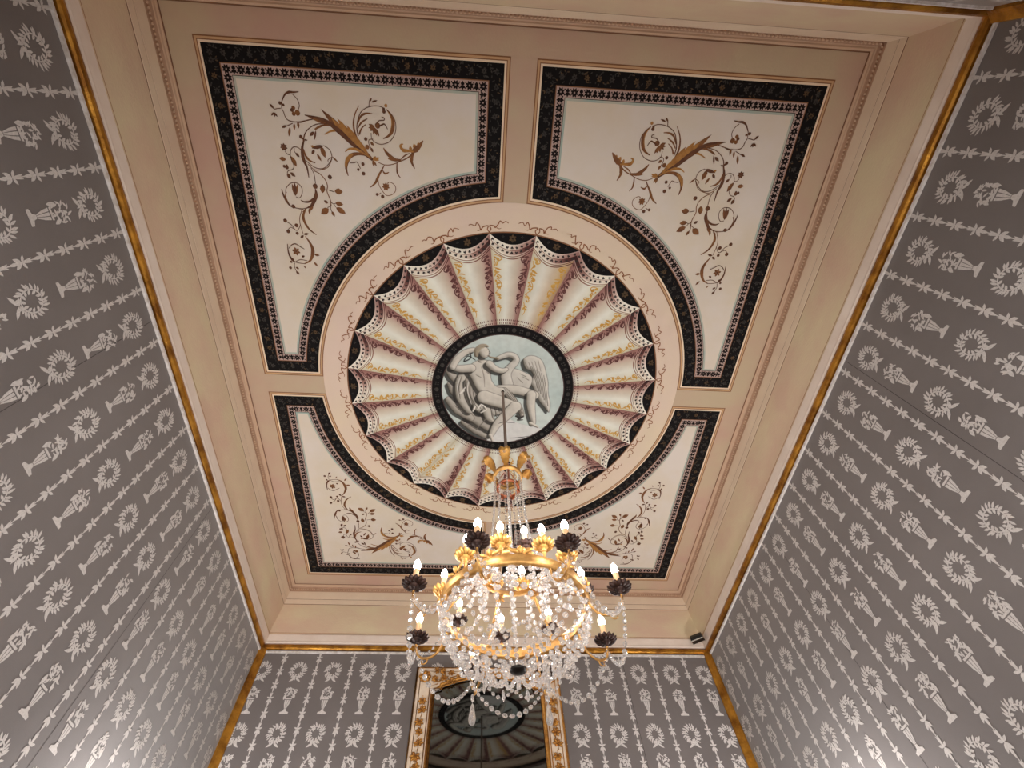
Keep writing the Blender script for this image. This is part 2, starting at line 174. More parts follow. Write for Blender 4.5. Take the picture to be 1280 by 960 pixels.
class Flat:
    """flat painted or woven shapes on a plane; T maps (u, v) to a point of the room"""
    def __init__(s, T):
        s.b = MB(); s.k = 0; a, b, c = (np.array(T(*q)) for q in ((0, 0), (1, 0), (0, 1))); n = np.cross(b-a, c-a)
        if np.dot(n, np.array((0, 0, EYE+1))-a) < 0: n = -n
        s.n = n/np.linalg.norm(n); s.T0 = T
    def T(s, u, v): return tuple(np.array(s.T0(u, v))+s.n*(s.k % 50)*1.2e-5)     # each stroke lies a hair above the one before
    def poly(s, pts, mi=0): s.k += 1; s.b.face([s.T(*p) for p in pts], mi)
    def leaf(s, a, t, w, mi=0, bend=0.0):
        ax, ay = a; tx, ty = t; dx, dy = tx-ax, ty-ay; L = math.hypot(dx, dy) or 1e-6; nx, ny = -dy/L, dx/L
        q = lambda f, g: (ax+dx*f+nx*(g*w+bend*L*math.sin(f*PI)), ay+dy*f+ny*(g*w+bend*L*math.sin(f*PI)))
        s.poly([q(0, 0), q(.25, -.4), q(.55, -.5), q(.8, -.28), q(1, 0), q(.8, .28), q(.55, .5), q(.25, .4)], mi)
    def blob(s, c, r, mi=0, n=7, ry=None): s.poly([(c[0]+r*math.cos(2*PI*k/n), c[1]+(ry or r)*math.sin(2*PI*k/n)) for k in range(n)], mi)
    def flower(s, c, r, n=6, mi=0, rot=0.0, core=None):
        for k in range(n):
            a = rot+2*PI*k/n; s.leaf((c[0]+.12*r*math.cos(a), c[1]+.12*r*math.sin(a)), (c[0]+r*math.cos(a), c[1]+r*math.sin(a)), r*.55, mi)
        if core is not None: s.blob(c, r*.25, core, 6)
    def stroke(s, pts, ws, mi=0, k=5, raw=False):
        P = [np.array(p, float) for p in pts] if raw else smooth_path(pts, k); n = len(P)
        if n < 2: return
        s.k += 1; L = []; R = []
        for i in range(n):
            d = P[min(i+1, n-1)]-P[max(i-1, 0)]; d /= (np.hypot(*d) or 1); t = i/(n-1)*(len(ws)-1); j = min(int(t), len(ws)-2)
            w_ = (ws[j]*(1-(t-j))+ws[j+1]*(t-j))*.5; nv = np.array((-d[1], d[0]))*w_; L.append(P[i]+nv); R.append(P[i]-nv)
        i0 = len(s.b.v); s.b.v.extend(s.T(*p) for p in L); s.b.v.extend(s.T(*p) for p in R)
        for i in range(n-1): s.b.f.append((i0+i, i0+i+1, i0+n+i+1, i0+n+i)); s.b.m.append(mi)
    def build(s, name, mats, parent=None, **kw): return s.b.build(name, mats, parent, **kw)

def empty(name, loc, label=None, category=None, group=None, rz=0.0):
    o = bpy.data.objects.new(name, None); C.objects.link(o); o.location = loc; o.rotation_euler.z = rz; o.empty_display_size = .1
    if label: o['label'] = label; o['category'] = category
    if group: o['group'] = group
    return o
def inst(src, parent, loc=None, rz=None):
    o = src.copy(); C.objects.link(o); o.parent = parent
    if loc is not None: o.location = loc
    if rz is not None: o.rotation_euler.z = rz
    return o

# ------------------------------------------------------------------ materials
M_plaster = mat('plaster_blush', (193, 160, 143), .8, 0, (194, 176, 149), 1.4, .15, .25, 60, None, 4, .38, .62)
M_cream = mat('plaster_cream', (222, 205, 178), .8, 0, (221, 199, 184), 1.3, .12, .25, 60)
M_stone = mat('frieze_stone', (208, 192, 160), .8, 0, (203, 174, 152), 2.2, .15, .25, 60, (1, 1, 2.0))
M_stripe = mat('frieze_cream', (224, 206, 182), .8, 0, (216, 194, 172), 3.0, .1, .25)
M_line = mat('frieze_line', (120, 84, 60), .8)
M_white = mat('cornice_white', (232, 219, 208), .65, 0, (222, 206, 194), 5, .1, .3)
M_fillet = mat('fillet_white', (224, 220, 218), .6, 0, (190, 180, 172), 30)
M_gold = mat('gilded_wood', (204, 148, 58), .32, .8, (128, 82, 30), 9, .25, .5, 90, (1, 1, 1))
M_goldlite = mat('gilded_metal', (212, 166, 100), .42, .7, (176, 128, 70), 30, .1)
M_goldleaf = mat('gilded_leaf', (218, 172, 96), .45, .55, (190, 140, 72), 40, .15)
M_carve = mat('gilded_carving', (196, 142, 66), .42, .55, (150, 98, 44), 30, .2)
M_black = mat('border_black', (11, 9, 10), .8, 0, (17, 14, 15), 20, 0, .2)
M_pink = mat('border_pink', (190, 166, 156), .75, 0, (172, 146, 138), 12)
M_teal = mat('border_teal', (158, 178, 170), .75, 0, (190, 188, 172), 7)
M_field = mat('panel_white', (220, 211, 202), .8, 0, (217, 205, 186), 2.6, .08, .25)
M_ink = mat('motif_ink', (24, 16, 16), .8, 0, None, 1, 0, .2)
M_dim = mat('motif_dim', (66, 62, 58), .8, 0, (40, 38, 37), 50, 0, .2)
M_dim2 = mat('motif_ochre', (96, 74, 50), .8, 0, (62, 50, 38), 50, 0, .2)
M_b0 = mat('scroll_dark', (84, 48, 28), .75, 0, (108, 66, 38), 30)
M_b1 = mat('scroll_brown', (134, 86, 42), .75, 0, (104, 62, 32), 26)
M_b2 = mat('scroll_ochre', (178, 128, 64), .75, 0, (150, 100, 46), 30)
M_ribbon = mat('ribbon_brown', (140, 84, 46), .75)
M_tan = mat('surround_tan', (196, 158, 118), .8); M_brownline = mat('surround_brown', (132, 88, 56), .8); M_light = mat('surround_cream', (232, 212, 186), .8)
M_fabric = mat('wall_fabric', (110, 104, 103), .5, 0, (102, 96, 95), 1.5, .05, .6, 300)
_fb = M_fabric.node_tree.nodes['Principled BSDF']; _fb.inputs['Sheen Weight'].default_value = .8; _fb.inputs['Sheen Roughness'].default_value = .35
M_motif = mat('woven_motif', (204, 199, 196), .75, 0, (188, 183, 180), 120, 0, .3)
M_seam = mat('fabric_seam', (70, 64, 64), .8)

# ------------------------------------------------------------------ the room
E_, F_ = 1.886, 2.188            # half size of the flat ceiling
WX, WY = 1.95, 2.25              # half size of the room
H = EYE+3.2
def Zr(z): return EYE+z          # heights above the eye
RT = {'left': 0, 'right': 1, 'back': 2, 'front': 3}
floor = MB(); 
floor_o = empty('floor', (0, 0, 0)); floor_o['kind'] = 'structure'
fb = MB(); fb.box((-WX-.1, -WY-.1, -.06), (WX+.1, WY+.1, -.012)); fb.build('subfloor', mat('subfloor_wood', (70, 50, 36), .7), floor_o)
pl = MB(); pl.box((-.0735, -.6, -.012), (.0735, .6, 0)); pl_me = pl.mesh('plank', mat('oak_plank', (120, 84, 52), .45, 0, (96, 64, 38), 5, .1, .5, None, (9, 1, 1)))
for i in range(26):
    for j in range(4):
        o = bpy.data.objects.new('plank', pl_me); C.objects.link(o); o.parent = floor_o
        o.location = (-WX+.075+.15*i, -WY-.1+.6+1.205*j-(.0 if i % 2 else .25), 0)
cl = MB(); cl.box((-WX-.1, -WY-.1, H), (WX+.1, WY+.1, H+.15)); ceiling = cl.build('ceiling', M_plaster, kind='structure')

def wall(name, lo, hi):
    b = MB(); b.box(lo, hi); return b.build(name, M_fabric, kind='structure')
walls = {'left': wall('wall_left', (-WX-.2, -WY-.2, 0), (-WX, WY+.2, H)), 'right': wall('wall_right', (WX, -WY-.2, 0), (WX+.2, WY+.2, H)),
         'back': wall('wall_back', (-WX, WY, 0), (WX, WY+.2, H)), 'front': wall('wall_front', (-WX, -WY-.2, 0), (WX, -WY, H))}
# mapping (u along the wall, height above the eye, distance off the wall) -> room
def onwall(side, off=.001):
    if side == 'left': return lambda u, v: (-WX+off, u, Zr(v))
    if side == 'right': return lambda u, v: (WX-off, u, Zr(v))
    if side == 'back': return lambda u, v: (u, WY-off, Zr(v))
    return lambda u, v: (u, -WY+off, Zr(v))

# woven pattern: columns of wreaths and flower urns between leaf garlands
def wreath(F, u, v, rnd):
    for k in range(24):
        a = 2*PI*k/24+rnd.uniform(-.09, .09); ca, sa = math.cos(a), math.sin(a); r0 = .045
        F.leaf((u+r0*ca, v+r0*sa*1.1), (u+(.072+rnd.uniform(-.006, .006))*math.cos(a+.22), v+(.079+rnd.uniform(-.009, .009))*math.sin(a+.22)), .0108)
        if k % 2: F.leaf((u+r0*ca, v+r0*sa*1.1), (u+.025*math.cos(a+.35), v+.029*math.sin(a+.35)), .012)
    n = 18; 
    F.stroke([(u+.045*math.cos(2*PI*k/n), v+.05*math.sin(2*PI*k/n)) for k in range(n+1)], [.006, .006], raw=True)
    for s in (-1, 1): F.leaf((u, v-.062), (u+s*.045, v-.094), .016); F.leaf((u, v-.06), (u+s*.03, v-.05), .014)
def urn(F, u, v, rnd):
    for k in range(30):
        a = rnd.uniform(0, 2*PI); r = .044*math.sqrt(rnd.random()); c = (u+r*math.cos(a)+.004, v+.062+r*math.sin(a)*1.05)
        b = rnd.uniform(0, 2*PI); F.leaf((c[0]-.013*math.cos(b), c[1]-.013*math.sin(b)), (c[0]+.014*math.cos(b), c[1]+.014*math.sin(b)), .009)
    F.leaf((u-.03, v+.05), (u-.036, v+.0), .02); F.leaf((u+.03, v+.05), (u+.042, v+.012), .018)
    F.poly([(u-.027, v+.016), (u+.027, v+.016), (u+.025, v+.006), (u-.025, v+.006)])
    for q in (-1, 0, 1): F.poly([(u+q*.017-.0068, v+.001), (u+q*.017+.0068, v+.001), (u+q*.0135+.0055, v-.03), (u+q*.0058+.0022, v-.064), (u+q*.0058-.0022, v-.064), (u+q*.0135-.0055, v-.03)])
    F.poly([(u-.007, v-.066), (u+.007, v-.066), (u+.012, v-.082), (u+.032, v-.09), (u+.032, v-.104), (u-.032, v-.104), (u-.032, v-.09), (u-.012, v-.082)])
def garland(F, u, top, bot):
    v = top; k = 0
    while v > bot:
        F.leaf((u-.009, v), (u-.004, v-.05), .011, 0, .1); F.leaf((u+.009, v), (u+.004, v-.05), .011, 0, -.1); F.leaf((u, v-.048), (u-.026, v-.034), .013); F.leaf((u, v-.048), (u+.026, v-.034), .013)
        F.leaf((u, v-.05), (u-.02, v-.083), .016); F.leaf((u, v-.05), (u+.02, v-.083), .016); F.leaf((u, v-.054), (u, v-.112), .014)
        F.stroke([(u, v), (u, v-.115)], [.004, .004], raw=True); v -= .112; k += 1
PH = {'left': (-.162, WY), 'right': (-.155, WY), 'back': (-1.583, WX), 'front': (-1.583, WX)}
for side, (u0, hw) in PH.items():
    rnd = random.Random(3); F = Flat(onwall(side)); u = u0
    while u-.285 > -hw: u -= .285
    while u < hw-.02:
        if abs(u) < hw-.05:
            for k in range(6):
                wreath(F, u, 2.405-.483*k, rnd); urn(F, u, 2.165-.483*k, rnd)
        g = u+.1425
        if abs(g) < hw-.03: garland(F, g, 2.56, -.45)
        u += .285
    F.build('woven_pattern', M_motif, walls[side], kind='stuff')
    s = Flat(onwall(side, .0006))
    for q in {'left': (-.70, .62), 'right': (.72, -.64), 'back': (-1.15, 1.15), 'front': (0,)}[side]:
        s.poly([(q-.0015, 2.56), (q+.0015, 2.56), (q+.0015, -1.5), (q-.0015, -1.5)])
    s.build('fabric_seam', M_seam, walls[side])

# mouldings round the room: profile = list of (t, z), t measured outwards from the edge of the flat ceiling
tn = [0]
def ring(prof, m, beads=None):
    for side in RT:
        tn[0] += 1; b = MB(); P = prof
        vs = []
        for s in (-1, 1):
            for t, z in P:
                if side in ('left', 'right'): vs.append(((-1 if side == 'left' else 1)*(E_+t), s*(F_+t), Zr(z)))
                else: vs.append((s*(E_+t), (-1 if side == 'front' else 1)*(F_+t), Zr(z)))
        n = len(P); b.add(vs, [(k, k+1, n+k+1, n+k) for k in range(n-1)])
        o = b.build('trim_%d' % tn[0], m, kind='structure')
        if beads:
            t, z, r, pitch = beads; bb = MB(); L = (F_ if side in ('left', 'right') else E_)+t; k = int(2*L/pitch)
            for i in range(k):
                u = -L+(i+.5)*2*L/k
                p = ((-1 if side == 'left' else 1)*(E_+t), u, Zr(z)) if side in ('left', 'right') else (u, (-1 if side == 'front' else 1)*(F_+t), Zr(z))
                bb.bead(p, (0, 0, 1), r*2.3, r, 4)
            bb.build('bead_row', M_stripe2, o, kind='stuff')
M_stripe2 = mat('bead_plaster', (198, 168, 142), .75)
M_edge = mat('edge_plaster', (170, 136, 112), .8, 0, (184, 150, 124), 10)
M_shade = mat('frieze_brown', (150, 108, 80), .8)
ring([(-.036, 3.1985), (-.0295, 3.1975)], M_line)
ring([(.0128, 3.0665), (.0138, 3.0585)], M_line)
ring([(.0138, 3.0125), (.0142, 3.0045)], M_line)
ring([(.0545, 2.744), (.0605, 2.727)], M_shade)
ring([(-.03, 3.2), (-.028, 3.192), (-.02, 3.188), (-.012, 3.19), (-.006, 3.187)], M_stripe2)
ring([(-.006, 3.19), (0, 3.18), (.006, 3.178), (.008, 3.15), (.010, 3.142)], M_edge, (.001, 3.163, .007, .021))
ring([(.008, 3.144), (.006, 3.14), (.011, 3.07), (.011, 3.066), (.014, 3.063), (.014, 3.060), (.0105, 3.058), (.012, 3.012), (.015, 3.009), (.015, 3.004)], M_stripe)
ring([(.0145, 3.006), (.03, 2.9), (.048, 2.79), (.056, 2.738), (.062, 2.728)], M_stone)
ring([(.063, 2.734), (.054, 2.731), (.047, 2.72), (.047, 2.66), (.043, 2.648), (.047, 2.636), (.062, 2.632)], M_white)
ring([(.062, 2.634), (.05, 2.630), (.040, 2.622), (.036, 2.606), (.040, 2.592), (.050, 2.585), (.0645, 2.582)], M_gold)
ring([(.0645, 2.572), (.052, 2.570), (.052, 2.556), (.0645, 2.554)], M_fillet)
for sx in (-1, 1):               # gilded rods down the corners
    for sy in (-1, 1):
        tn[0] += 1; b = MB(); q = []
        for k in range(7):
            a = PI/2*k/6; q.append((WX-.046+.046*(1-math.cos(a))*0+.046-.046*math.cos(PI/2-a), WY-.046*math.cos(a)))
        pts = [(WX, WY), (WX-.05, WY), (WX-.05, WY-.012), (WX-.036, WY-.022), (WX-.022, WY-.036), (WX-.012, WY-.05), (WX, WY-.05)]
        n = len(pts); b.add([(sx*x, sy*y, z) for z in (.1, Zr(2.585)) for x, y in pts], [(k, (k+1) % n, n+(k+1) % n, n+k) for k in range(n)])
        b.build('trim_%d' % tn[0], M_gold, kind='structure')
for side, (lo, hi) in {'left': ((-WX, -WY, 0), (-WX+.02, WY, .16)), 'right': ((WX-.02, -WY, 0), (WX, WY, .16)), 'back': ((-WX, WY-.02, 0), (WX, WY, .16)), 'front': ((-WX, -WY, 0), (WX, -WY+.02, .16))}.items():
    b = MB(); b.box(lo, hi); b.build('baseboard_'+side, M_white, kind='structure')

# two unseen windows added behind the camera as fill light for the room
for k, x in enumerate((-1.0, 1.0)):
    f = MB()
    for lo, hi in (((x-.5, -WY, .5), (x-.42, -WY+.06, 2.7)), ((x+.42, -WY, .5), (x+.5, -WY+.06, 2.7)), ((x-.42, -WY, 2.62), (x+.42, -WY+.06, 2.7)), ((x-.42, -WY, .5), (x+.42, -WY+.06, .58)), ((x-.02, -WY, .58), (x+.02, -WY+.05, 2.62)), ((x-.42, -WY, 1.6), (x-.02, -WY+.045, 1.64)), ((x+.02, -WY, 1.6), (x+.42, -WY+.045, 1.64))): f.box(lo, hi)
    wo = f.build('added_window_%d' % (k+1), M_white, kind='structure')
    g = MB(); g.box((x-.42, -WY+.012, .58), (x+.42, -WY+.018, 2.62)); g.build('pane', mat('fill_pane', (220, 228, 240), .1, emit=((.85, .93, 1), 1.0)), wo)
    L = bpy.data.lights.new('fill_light', 'AREA'); L.shape = 'RECTANGLE'; L.size = .84; L.size_y = 2.0; L.energy = FILL; L.color = (1, .94, .87)
    lo_ = bpy.data.objects.new('fill_light', L); C.objects.link(lo_); lo_.location = (x, -WY+.09, 1.6); lo_.rotation_euler = (PI/2, 0, 0)

# ------------------------------------------------------------------ painted ceiling
def onceil(off): return lambda x, y: (x, y, H-off)
A_, B_, a_, b_, RM = 1.7197, 2.025, .0707, .0707, 1.3056
def panel_outline(d, n=26):
    """corner panel with one concave quarter-round corner, inset by d (for the +x +y quarter)"""
    x1, y1, x0, y0, r = A_-d, B_-d, a_+d, b_+d, RM+d
    P = [(x1, y1), (x0, y1), (x0, math.sqrt(r*r-x0*x0))]
    t0 = math.acos(x0/r); t1 = math.asin(y0/r)
    P += [(r*math.cos(t0+(t1-t0)*k/n), r*math.sin(t0+(t1-t0)*k/n)) for k in range(1, n)]
    P += [(math.sqrt(r*r-y0*y0), y0), (x1, y0)]
    return P
def along(P, pitch, start=0.0, closed=True):
    """points, directions and inward normals along a closed outline, each side divided evenly"""
    out = []; n = len(P); i = 0; segs = []
    sides = [[P[0], P[1]], [P[1], P[2]], P[2:n-1], [P[n-2], P[n-1]], [P[n-1], P[0]]]
    for S in sides:
        L = [0]
        for k in range(len(S)-1): L.append(L[-1]+math.hypot(S[k+1][0]-S[k][0], S[k+1][1]-S[k][1]))
        m = max(1, round(L[-1]/pitch))
        for q in range(m):
            s = L[-1]*q/m
            k = max(j for j in range(len(L)-1) if L[j] <= s+1e-9); t = (s-L[k])/(L[k+1]-L[k])
            dx, dy = S[k+1][0]-S[k][0], S[k+1][1]-S[k][1]; l = math.hypot(dx, dy)
            out.append(((S[k][0]+dx*t, S[k][1]+dy*t), (dx/l, dy/l)))
    return out
BANDS = [(0, .006, 1), (.006, .016, 0), (.016, .021, 1), (.021, .032, 2), (.032, .112, 3), (.112, .117, 1), (.117, .166, 4), (.166, .169, 6), (.169, .181, 5)]
PLACE = {(-1, -1): 'near left', (1, -1): 'near right', (-1, 1): 'far left', (1, 1): 'far right'}
for (sx, sy) in PLACE:
    b = MB(); T = lambda x, y, o=.0008: (sx*x, sy*y, H-o)
    for d0, d1, mi in BANDS:
        P, Q = panel_outline(d0), panel_outline(d1); n = len(P)
        b.add([T(*p) for p in P]+[T(*q) for q in Q], [(k, (k+1) % n, n+(k+1) % n, n+k) for k in range(n)], mi)
    P = panel_outline(.181); n = len(P)
    # white field: fan strips between arc and outer corner
    m = MB(); ctr = P[0]
    b.add([T(*p) for p in P], [(0, k, k+1) for k in range(1, n-1)], 7)
    pan = b.build('painted_panel', [M_tan, M_brownline, M_light, M_black, M_pink, M_teal, M_ink, M_field], ceiling)
    pan['label'] = 'painted corner panel with a concave side, white field and black flowered border'
    # flowers on the black border
    F = Flat(lambda x, y: (sx*x, sy*y, H-.0016)); rnd = random.Random(11+sx+3*sy)
    for k, ((x, y), (dx, dy)) in enumerate(along(panel_outline(.072), .034)):
        if k % 2 == 0: F.flower((x, y), .017, 6, 1 if rnd.random() < .22 else 0, rnd.random()*6)
        for q in range(4):
            ox, oy = rnd.uniform(-.016, .016), rnd.choice((-1, 1))*rnd.uniform(.012, .032); c = (x+dx*ox-dy*oy, y+dy*ox+dx*oy); a = rnd.uniform(0, 6.28); l = rnd.uniform(.006, .011)
            F.leaf((c[0]-l*math.cos(a), c[1]-l*math.sin(a)), (c[0]+l*math.cos(a), c[1]+l*math.sin(a)), .007, 0 if rnd.random() < .8 else 1)
    F.build('flower_border', [M_dim, M_dim2], pan, kind='stuff')
    F = Flat(lambda x, y: (sx*x, sy*y, H-.0016))
    for k, ((x, y), (dx, dy)) in enumerate(along(panel_outline(.1415), .038)):
        if k % 2 == 0:
            for q in range(8):
                a = 2*PI*q/8+.2; F.leaf((x+.003*math.cos(a), y+.003*math.sin(a)), (x+.0235*math.cos(a+.25), y+.0235*math.sin(a+.25)), .0108)
        else:
            nx, ny = -dy, dx
            if nx*(x-0)+ny*(y-0) < 0 and False: nx, ny = -nx, -ny
            for q, l in ((0, .022), (.75, .019), (-.75, .019), (PI, .02), (PI+.6, .015), (PI-.6, .015)):
                ca, sa = math.cos(q), math.sin(q); vx, vy = nx*ca-ny*sa, nx*sa+ny*ca; F.leaf((x, y), (x+vx*l*1.05, y+vy*l*1.05), .0115)
            for q in (-1, 1):
                for z in (-.013, .013): F.blob((x+dx*.0165*q+nx*z, y+dy*.0165*q+ny*z), .004, 0, 5)
    F.build('palmette_border', M_ink, pan, kind='stuff')
    # scrolling acanthus (traced once, mirrored to the four corners)
    F = Flat(lambda x, y: (-sx*x, -sy*y, H-.0016)); F2 = Flat(lambda x, y: (-sx*x, -sy*y, H-.0024)); mm = lambda v: v/1000
    for pts, ws, c in SCROLL_STROKES:
        P = [(mm(pts[k]), mm(pts[k+1])) for k in range(0, len(pts), 2)]; (F2 if c != 1 else F).stroke(P, [mm(v) for v in ws], c)
    for x, y, x2, y2, wd, c in SCROLL_LEAVES: (F2 if c == 0 else F).leaf((mm(x), mm(y)), (mm(x2), mm(y2)), mm(wd)*.9, c)
    for x, y, r, c in SCROLL_BLOBS: F.blob((mm(x), mm(y)), mm(r), c)
    for x, y, r, n, c in SCROLL_FLOWERS: F.flower((mm(x), mm(y)), mm(r), n, c, .3, 0)
    F2.b.add(F.b.v, F.b.f); F2.b.m[-len(F.b.m):] = F.b.m
    F2.build('acanthus_scroll', [M_b0, M_b1, M_b2], pan)

# central rosette: cream disc, black ring of lunettes, 24 painted flutes, medallion
R1, R2, R3 = 1.138, .524, .455
ros = MB(); n = 120
ros.add([(r*math.cos(2*PI*k/n), r*math.sin(2*PI*k/n), H-.0008) for r in (RM-.0005, R1) for k in range(n)], [(k, (k+1) % n, n+(k+1) % n, n+k) for k in range(n)], 0)
for r0, r1, mi in ((R1, R1-.008, 1), (R1-.008, 1.02, 2)):
    ros.add([(r*math.cos(2*PI*k/n), r*math.sin(2*PI*k/n), H-.0008) for r in (r0, r1) for k in range(n)], [(k, (k+1) % n, n+(k+1) % n, n+k) for k in range(n)], mi)
rosette = ros.build('painted_rosette', [M_cream, M_brownline, M_black], ceiling)
NF = 24
def scallop(c): return 1.131-.072*(1-(2*c-1)**2)
# each flute is lit from one side in the painting: rows of colour across it, light end to dark end
def ramp(xs, cs, x):
    return np.stack([np.interp(x, xs, [lin(c)[i] for c in cs]) for i in range(3)], -1)
XS = [0, .05, .20, .38, .54, .66, .77, .86, 1.0]
CS = [(198, 186, 158), (210, 204, 180), (220, 217, 200), (228, 228, 216), (214, 206, 190), (205, 190, 172), (194, 168, 154), (170, 130, 120), (142, 98, 92)]
CT = [(200, 188, 160), (210, 203, 180), (217, 213, 196), (224, 222, 210), (216, 206, 188), (206, 188, 164), (202, 182, 150), (196, 170, 134), (176, 142, 108)]
BX = [0, .35, .6, .8, 1]
B1 = [(232, 228, 214), (232, 226, 212), (206, 182, 170), (170, 134, 124), (150, 112, 104)]
B2 = [(226, 218, 202), (220, 208, 192), (170, 132, 122), (92, 52, 48), (56, 28, 28)]
ST = [(160, 120, 100), (150, 110, 92), (130, 84, 72), (96, 52, 48), (80, 42, 40)]
rows = [(0, 'e'), (.007, 'e'), (.0075, '1'), (.033, '1'), (.0335, 'l'), (.037, 'l'), (.0375, '2'), (.064, '2'), (.0645, 'e'), (.072, 'f'), (.0725, 's'), (.077, 's'), (.0775, 'f'), (.085, 'f'), (.0855, 's'), (.092, 's'), (.0925, 'f')]
NA = 22; fl = MB(); cols = []; gap = 2*PI/NF
def flute_dir(mid):      # +1: light end first (by increasing angle), -1: dark end first, 0: light both sides
    m = math.degrees(mid) % 360
    if 277 < m < 293: return 0
    return -1 if (m > 292 or m < 127) else 1
for kf in range(NF):
    t0 = math.radians(7.5)+kf*gap; dr = flute_dir(t0+gap/2)
    c = np.linspace(0, 1, NA+1); x = c if dr >= 0 else 1-c; i0 = len(fl.v); nr = 0
    rr = rows+[(None, f) for f in np.linspace(.04, 1, 22)]
    for e, kind in rr:
        Rs = scallop(c)
        if e is None: R = (Rs-.0925)*(1-kind)+(R2-.004)*kind; col = ramp(XS, CT if dr == 0 else CS, x)*(1-.10*kind)
        else:
            R = Rs-e
            col = {'e': ramp(BX, [(236, 230, 216)]*2+[(214, 196, 184), (188, 160, 150), (176, 148, 140)], x), '1': ramp(BX, B1, x), '2': ramp(BX, B2, x), 'l': ramp(BX, ST, x), 's': ramp(BX, ST, x), 'f': ramp(XS, CT if dr == 0 else CS, x)}[kind]
        th = t0+gap*c
        fl.v.extend(zip(R*np.cos(th), R*np.sin(th), [H-.0016]*(NA+1))); cols.append(col); nr += 1
    for r in range(nr-1):
        for q in range(NA): fl.f.append((i0+r*(NA+1)+q, i0+r*(NA+1)+q+1, i0+(r+1)*(NA+1)+q+1, i0+(r+1)*(NA+1)+q)); fl.m.append(0)
fl.c = np.concatenate(cols); fl.build('painted_flutes', painted('flute_paint', .75, .06, 14), rosette)
M_fgold = mat('flute_ochre', (190, 138, 48), .75, 0, (206, 166, 86), 30); M_fdark = mat('flute_maroon', (82, 40, 38), .75, 0, (100, 54, 50), 30)
M_fdot = mat('flute_ink', (40, 26, 24), .75)
F = Flat(onceil(.0024))
SPRIG = []          # one strip of foliage: (s, q) -> (s, q), width in metres
for s0, n_, L_ in ((.02, 6, .055), (.20, 7, .085), (.40, 6, .06), (.60, 5, .055), (.80, 4, .05)):
    for k in range(n_):
        q0 = .15+.12*(k % 2); SPRIG.append((s0+.022*k, q0+.35*(k/n_), s0+.022*k+L_*(.55+.45*math.sin(k*1.7)), .55+.42*math.sin(k*2.3+s0*9), .0085))
CURL = [[(.0, .25), (.03, .75), (.07, .95), (.10, .7), (.08, .45), (.06, .6)], [(.09, .2), (.14, .35), (.19, .2), (.24, .1)], [(.24, .1), (.30, .45), (.35, .9), (.38, .7), (.36, .5)], [(.38, .3), (.43, .8), (.50, .9), (.56, .5), (.60, .2)], [(.60, .2), (.66, .6), (.71, .85), (.73, .55)], [(.74, .2), (.82, .5), (.90, .75), (.97, .4)]]
for kf in range(NF):
    t0 = math.radians(7.5)+kf*gap; dr = flute_dir(t0+gap/2); rnd = random.Random(kf)
    # s: 0 near scallop .. 1 near medallion ; q: across the strip, 0 at the flute edge
    def pt(s, q, end):
        c = (.015+q*.24) if end == 'L' else 1-(.015+q*.25)
        if dr < 0: c = 1-c
        R = 1.0*(1-s)+.595*s; th = t0+gap*c; return (R*math.cos(th), R*math.sin(th))
    for end, mi in (('L', 0), ('D', 1 if dr else 0)):
        ww = 1.5 if mi == 0 else 1.7
        for cv in CURL: F.stroke([pt(s, q+rnd.uniform(-.06, .06), end) for s, q in cv], [.0030*ww, .0045*ww, .0025*ww], mi, 4)
        for s, q, s2, q2, wd in SPRIG: F.leaf(pt(s, q, end), pt(min(s2+rnd.uniform(-.01, .01), .99), q2+rnd.uniform(-.1, .1), end), wd*ww*rnd.uniform(.75, 1.2), mi, rnd.uniform(-.2, .2))
        for s, q in ((.075, .62), (.37, .62), (.52, .7)): F.flower(pt(s, q, end), .011, 5, mi, rnd.random()*6)
    for row, e in ((0, .0200), (1, .0507)):
        for k in range(9):
            c = (k+.5)/9; th = t0+gap*c; R = scallop(c)-e; x, y = R*math.cos(th), R*math.sin(th); ux, uy = math.cos(th), math.sin(th); h = .0105; sgn = 1 if k % 2 else -1
            F.poly([(x-ux*h*sgn, y-uy*h*sgn), (x-uy*h*.9, y+ux*h*.9), (x-uy*h*.5+ux*h*.8*sgn, y+ux*h*.5+uy*h*.8*sgn), (x+ux*h*.3*sgn, y+uy*h*.3*sgn), (x+uy*h*.5+ux*h*.8*sgn, y-ux*h*.5+uy*h*.8*sgn), (x+uy*h*.9, y-ux*h*.9)], 2)
    for R in (.537, .560):
        for k in range(11):
            th = t0+gap*(k+.5)/11; F.poly([((R+p)*math.cos(th+q), (R+p)*math.sin(th+q)) for p, q in ((-.006, -.005), (.006, -.005), (.006, .005), (-.006, .005))], 1)
    th = t0+gap/2; F.flower((1.097*math.cos(th), 1.097*math.sin(th)), .026, 6, 3, th); 
    for q in (-1, 1): F.flower((1.108*math.cos(th+q*.055), 1.108*math.sin(th+q*.055)), .010, 4, 4, th)
    # ribbons fluttering from each point of the scallops
    for sg in (-1, 1):
        j = lambda: rnd.uniform(-.007, .007)
        base = [(0, .008), (.012+j()*.5, .028), (.006+j(), .05), (.03+j(), .046), (.044+j(), .03+j()), (.054+j(), .062+j()), (.07+j(), .078), (.084+j(), .058+j()), (.098+j(), .074), (.118, .066+j())]
        F.stroke([((1.131+nn*.9)*math.cos(t0+sg*tt/1.13), (1.131+nn*.9)*math.sin(t0+sg*tt/1.13)) for tt, nn in base], [.006, .007, .006, .004], 5, 4)
        F.stroke([((1.131+nn*.9)*math.cos(t0+sg*tt/1.13), (1.131+nn*.9)*math.sin(t0+sg*tt/1.13)) for tt, nn in ((.046, .034), (.062, .026), (.074, .03))], [.005, .003], 5, 3)
F.build('flute_ornament', [M_fgold, M_fdark, M_fdot, M_dim2, M_dim, M_ribbon], rosette, kind='stuff')
mr = MB(); n = 96
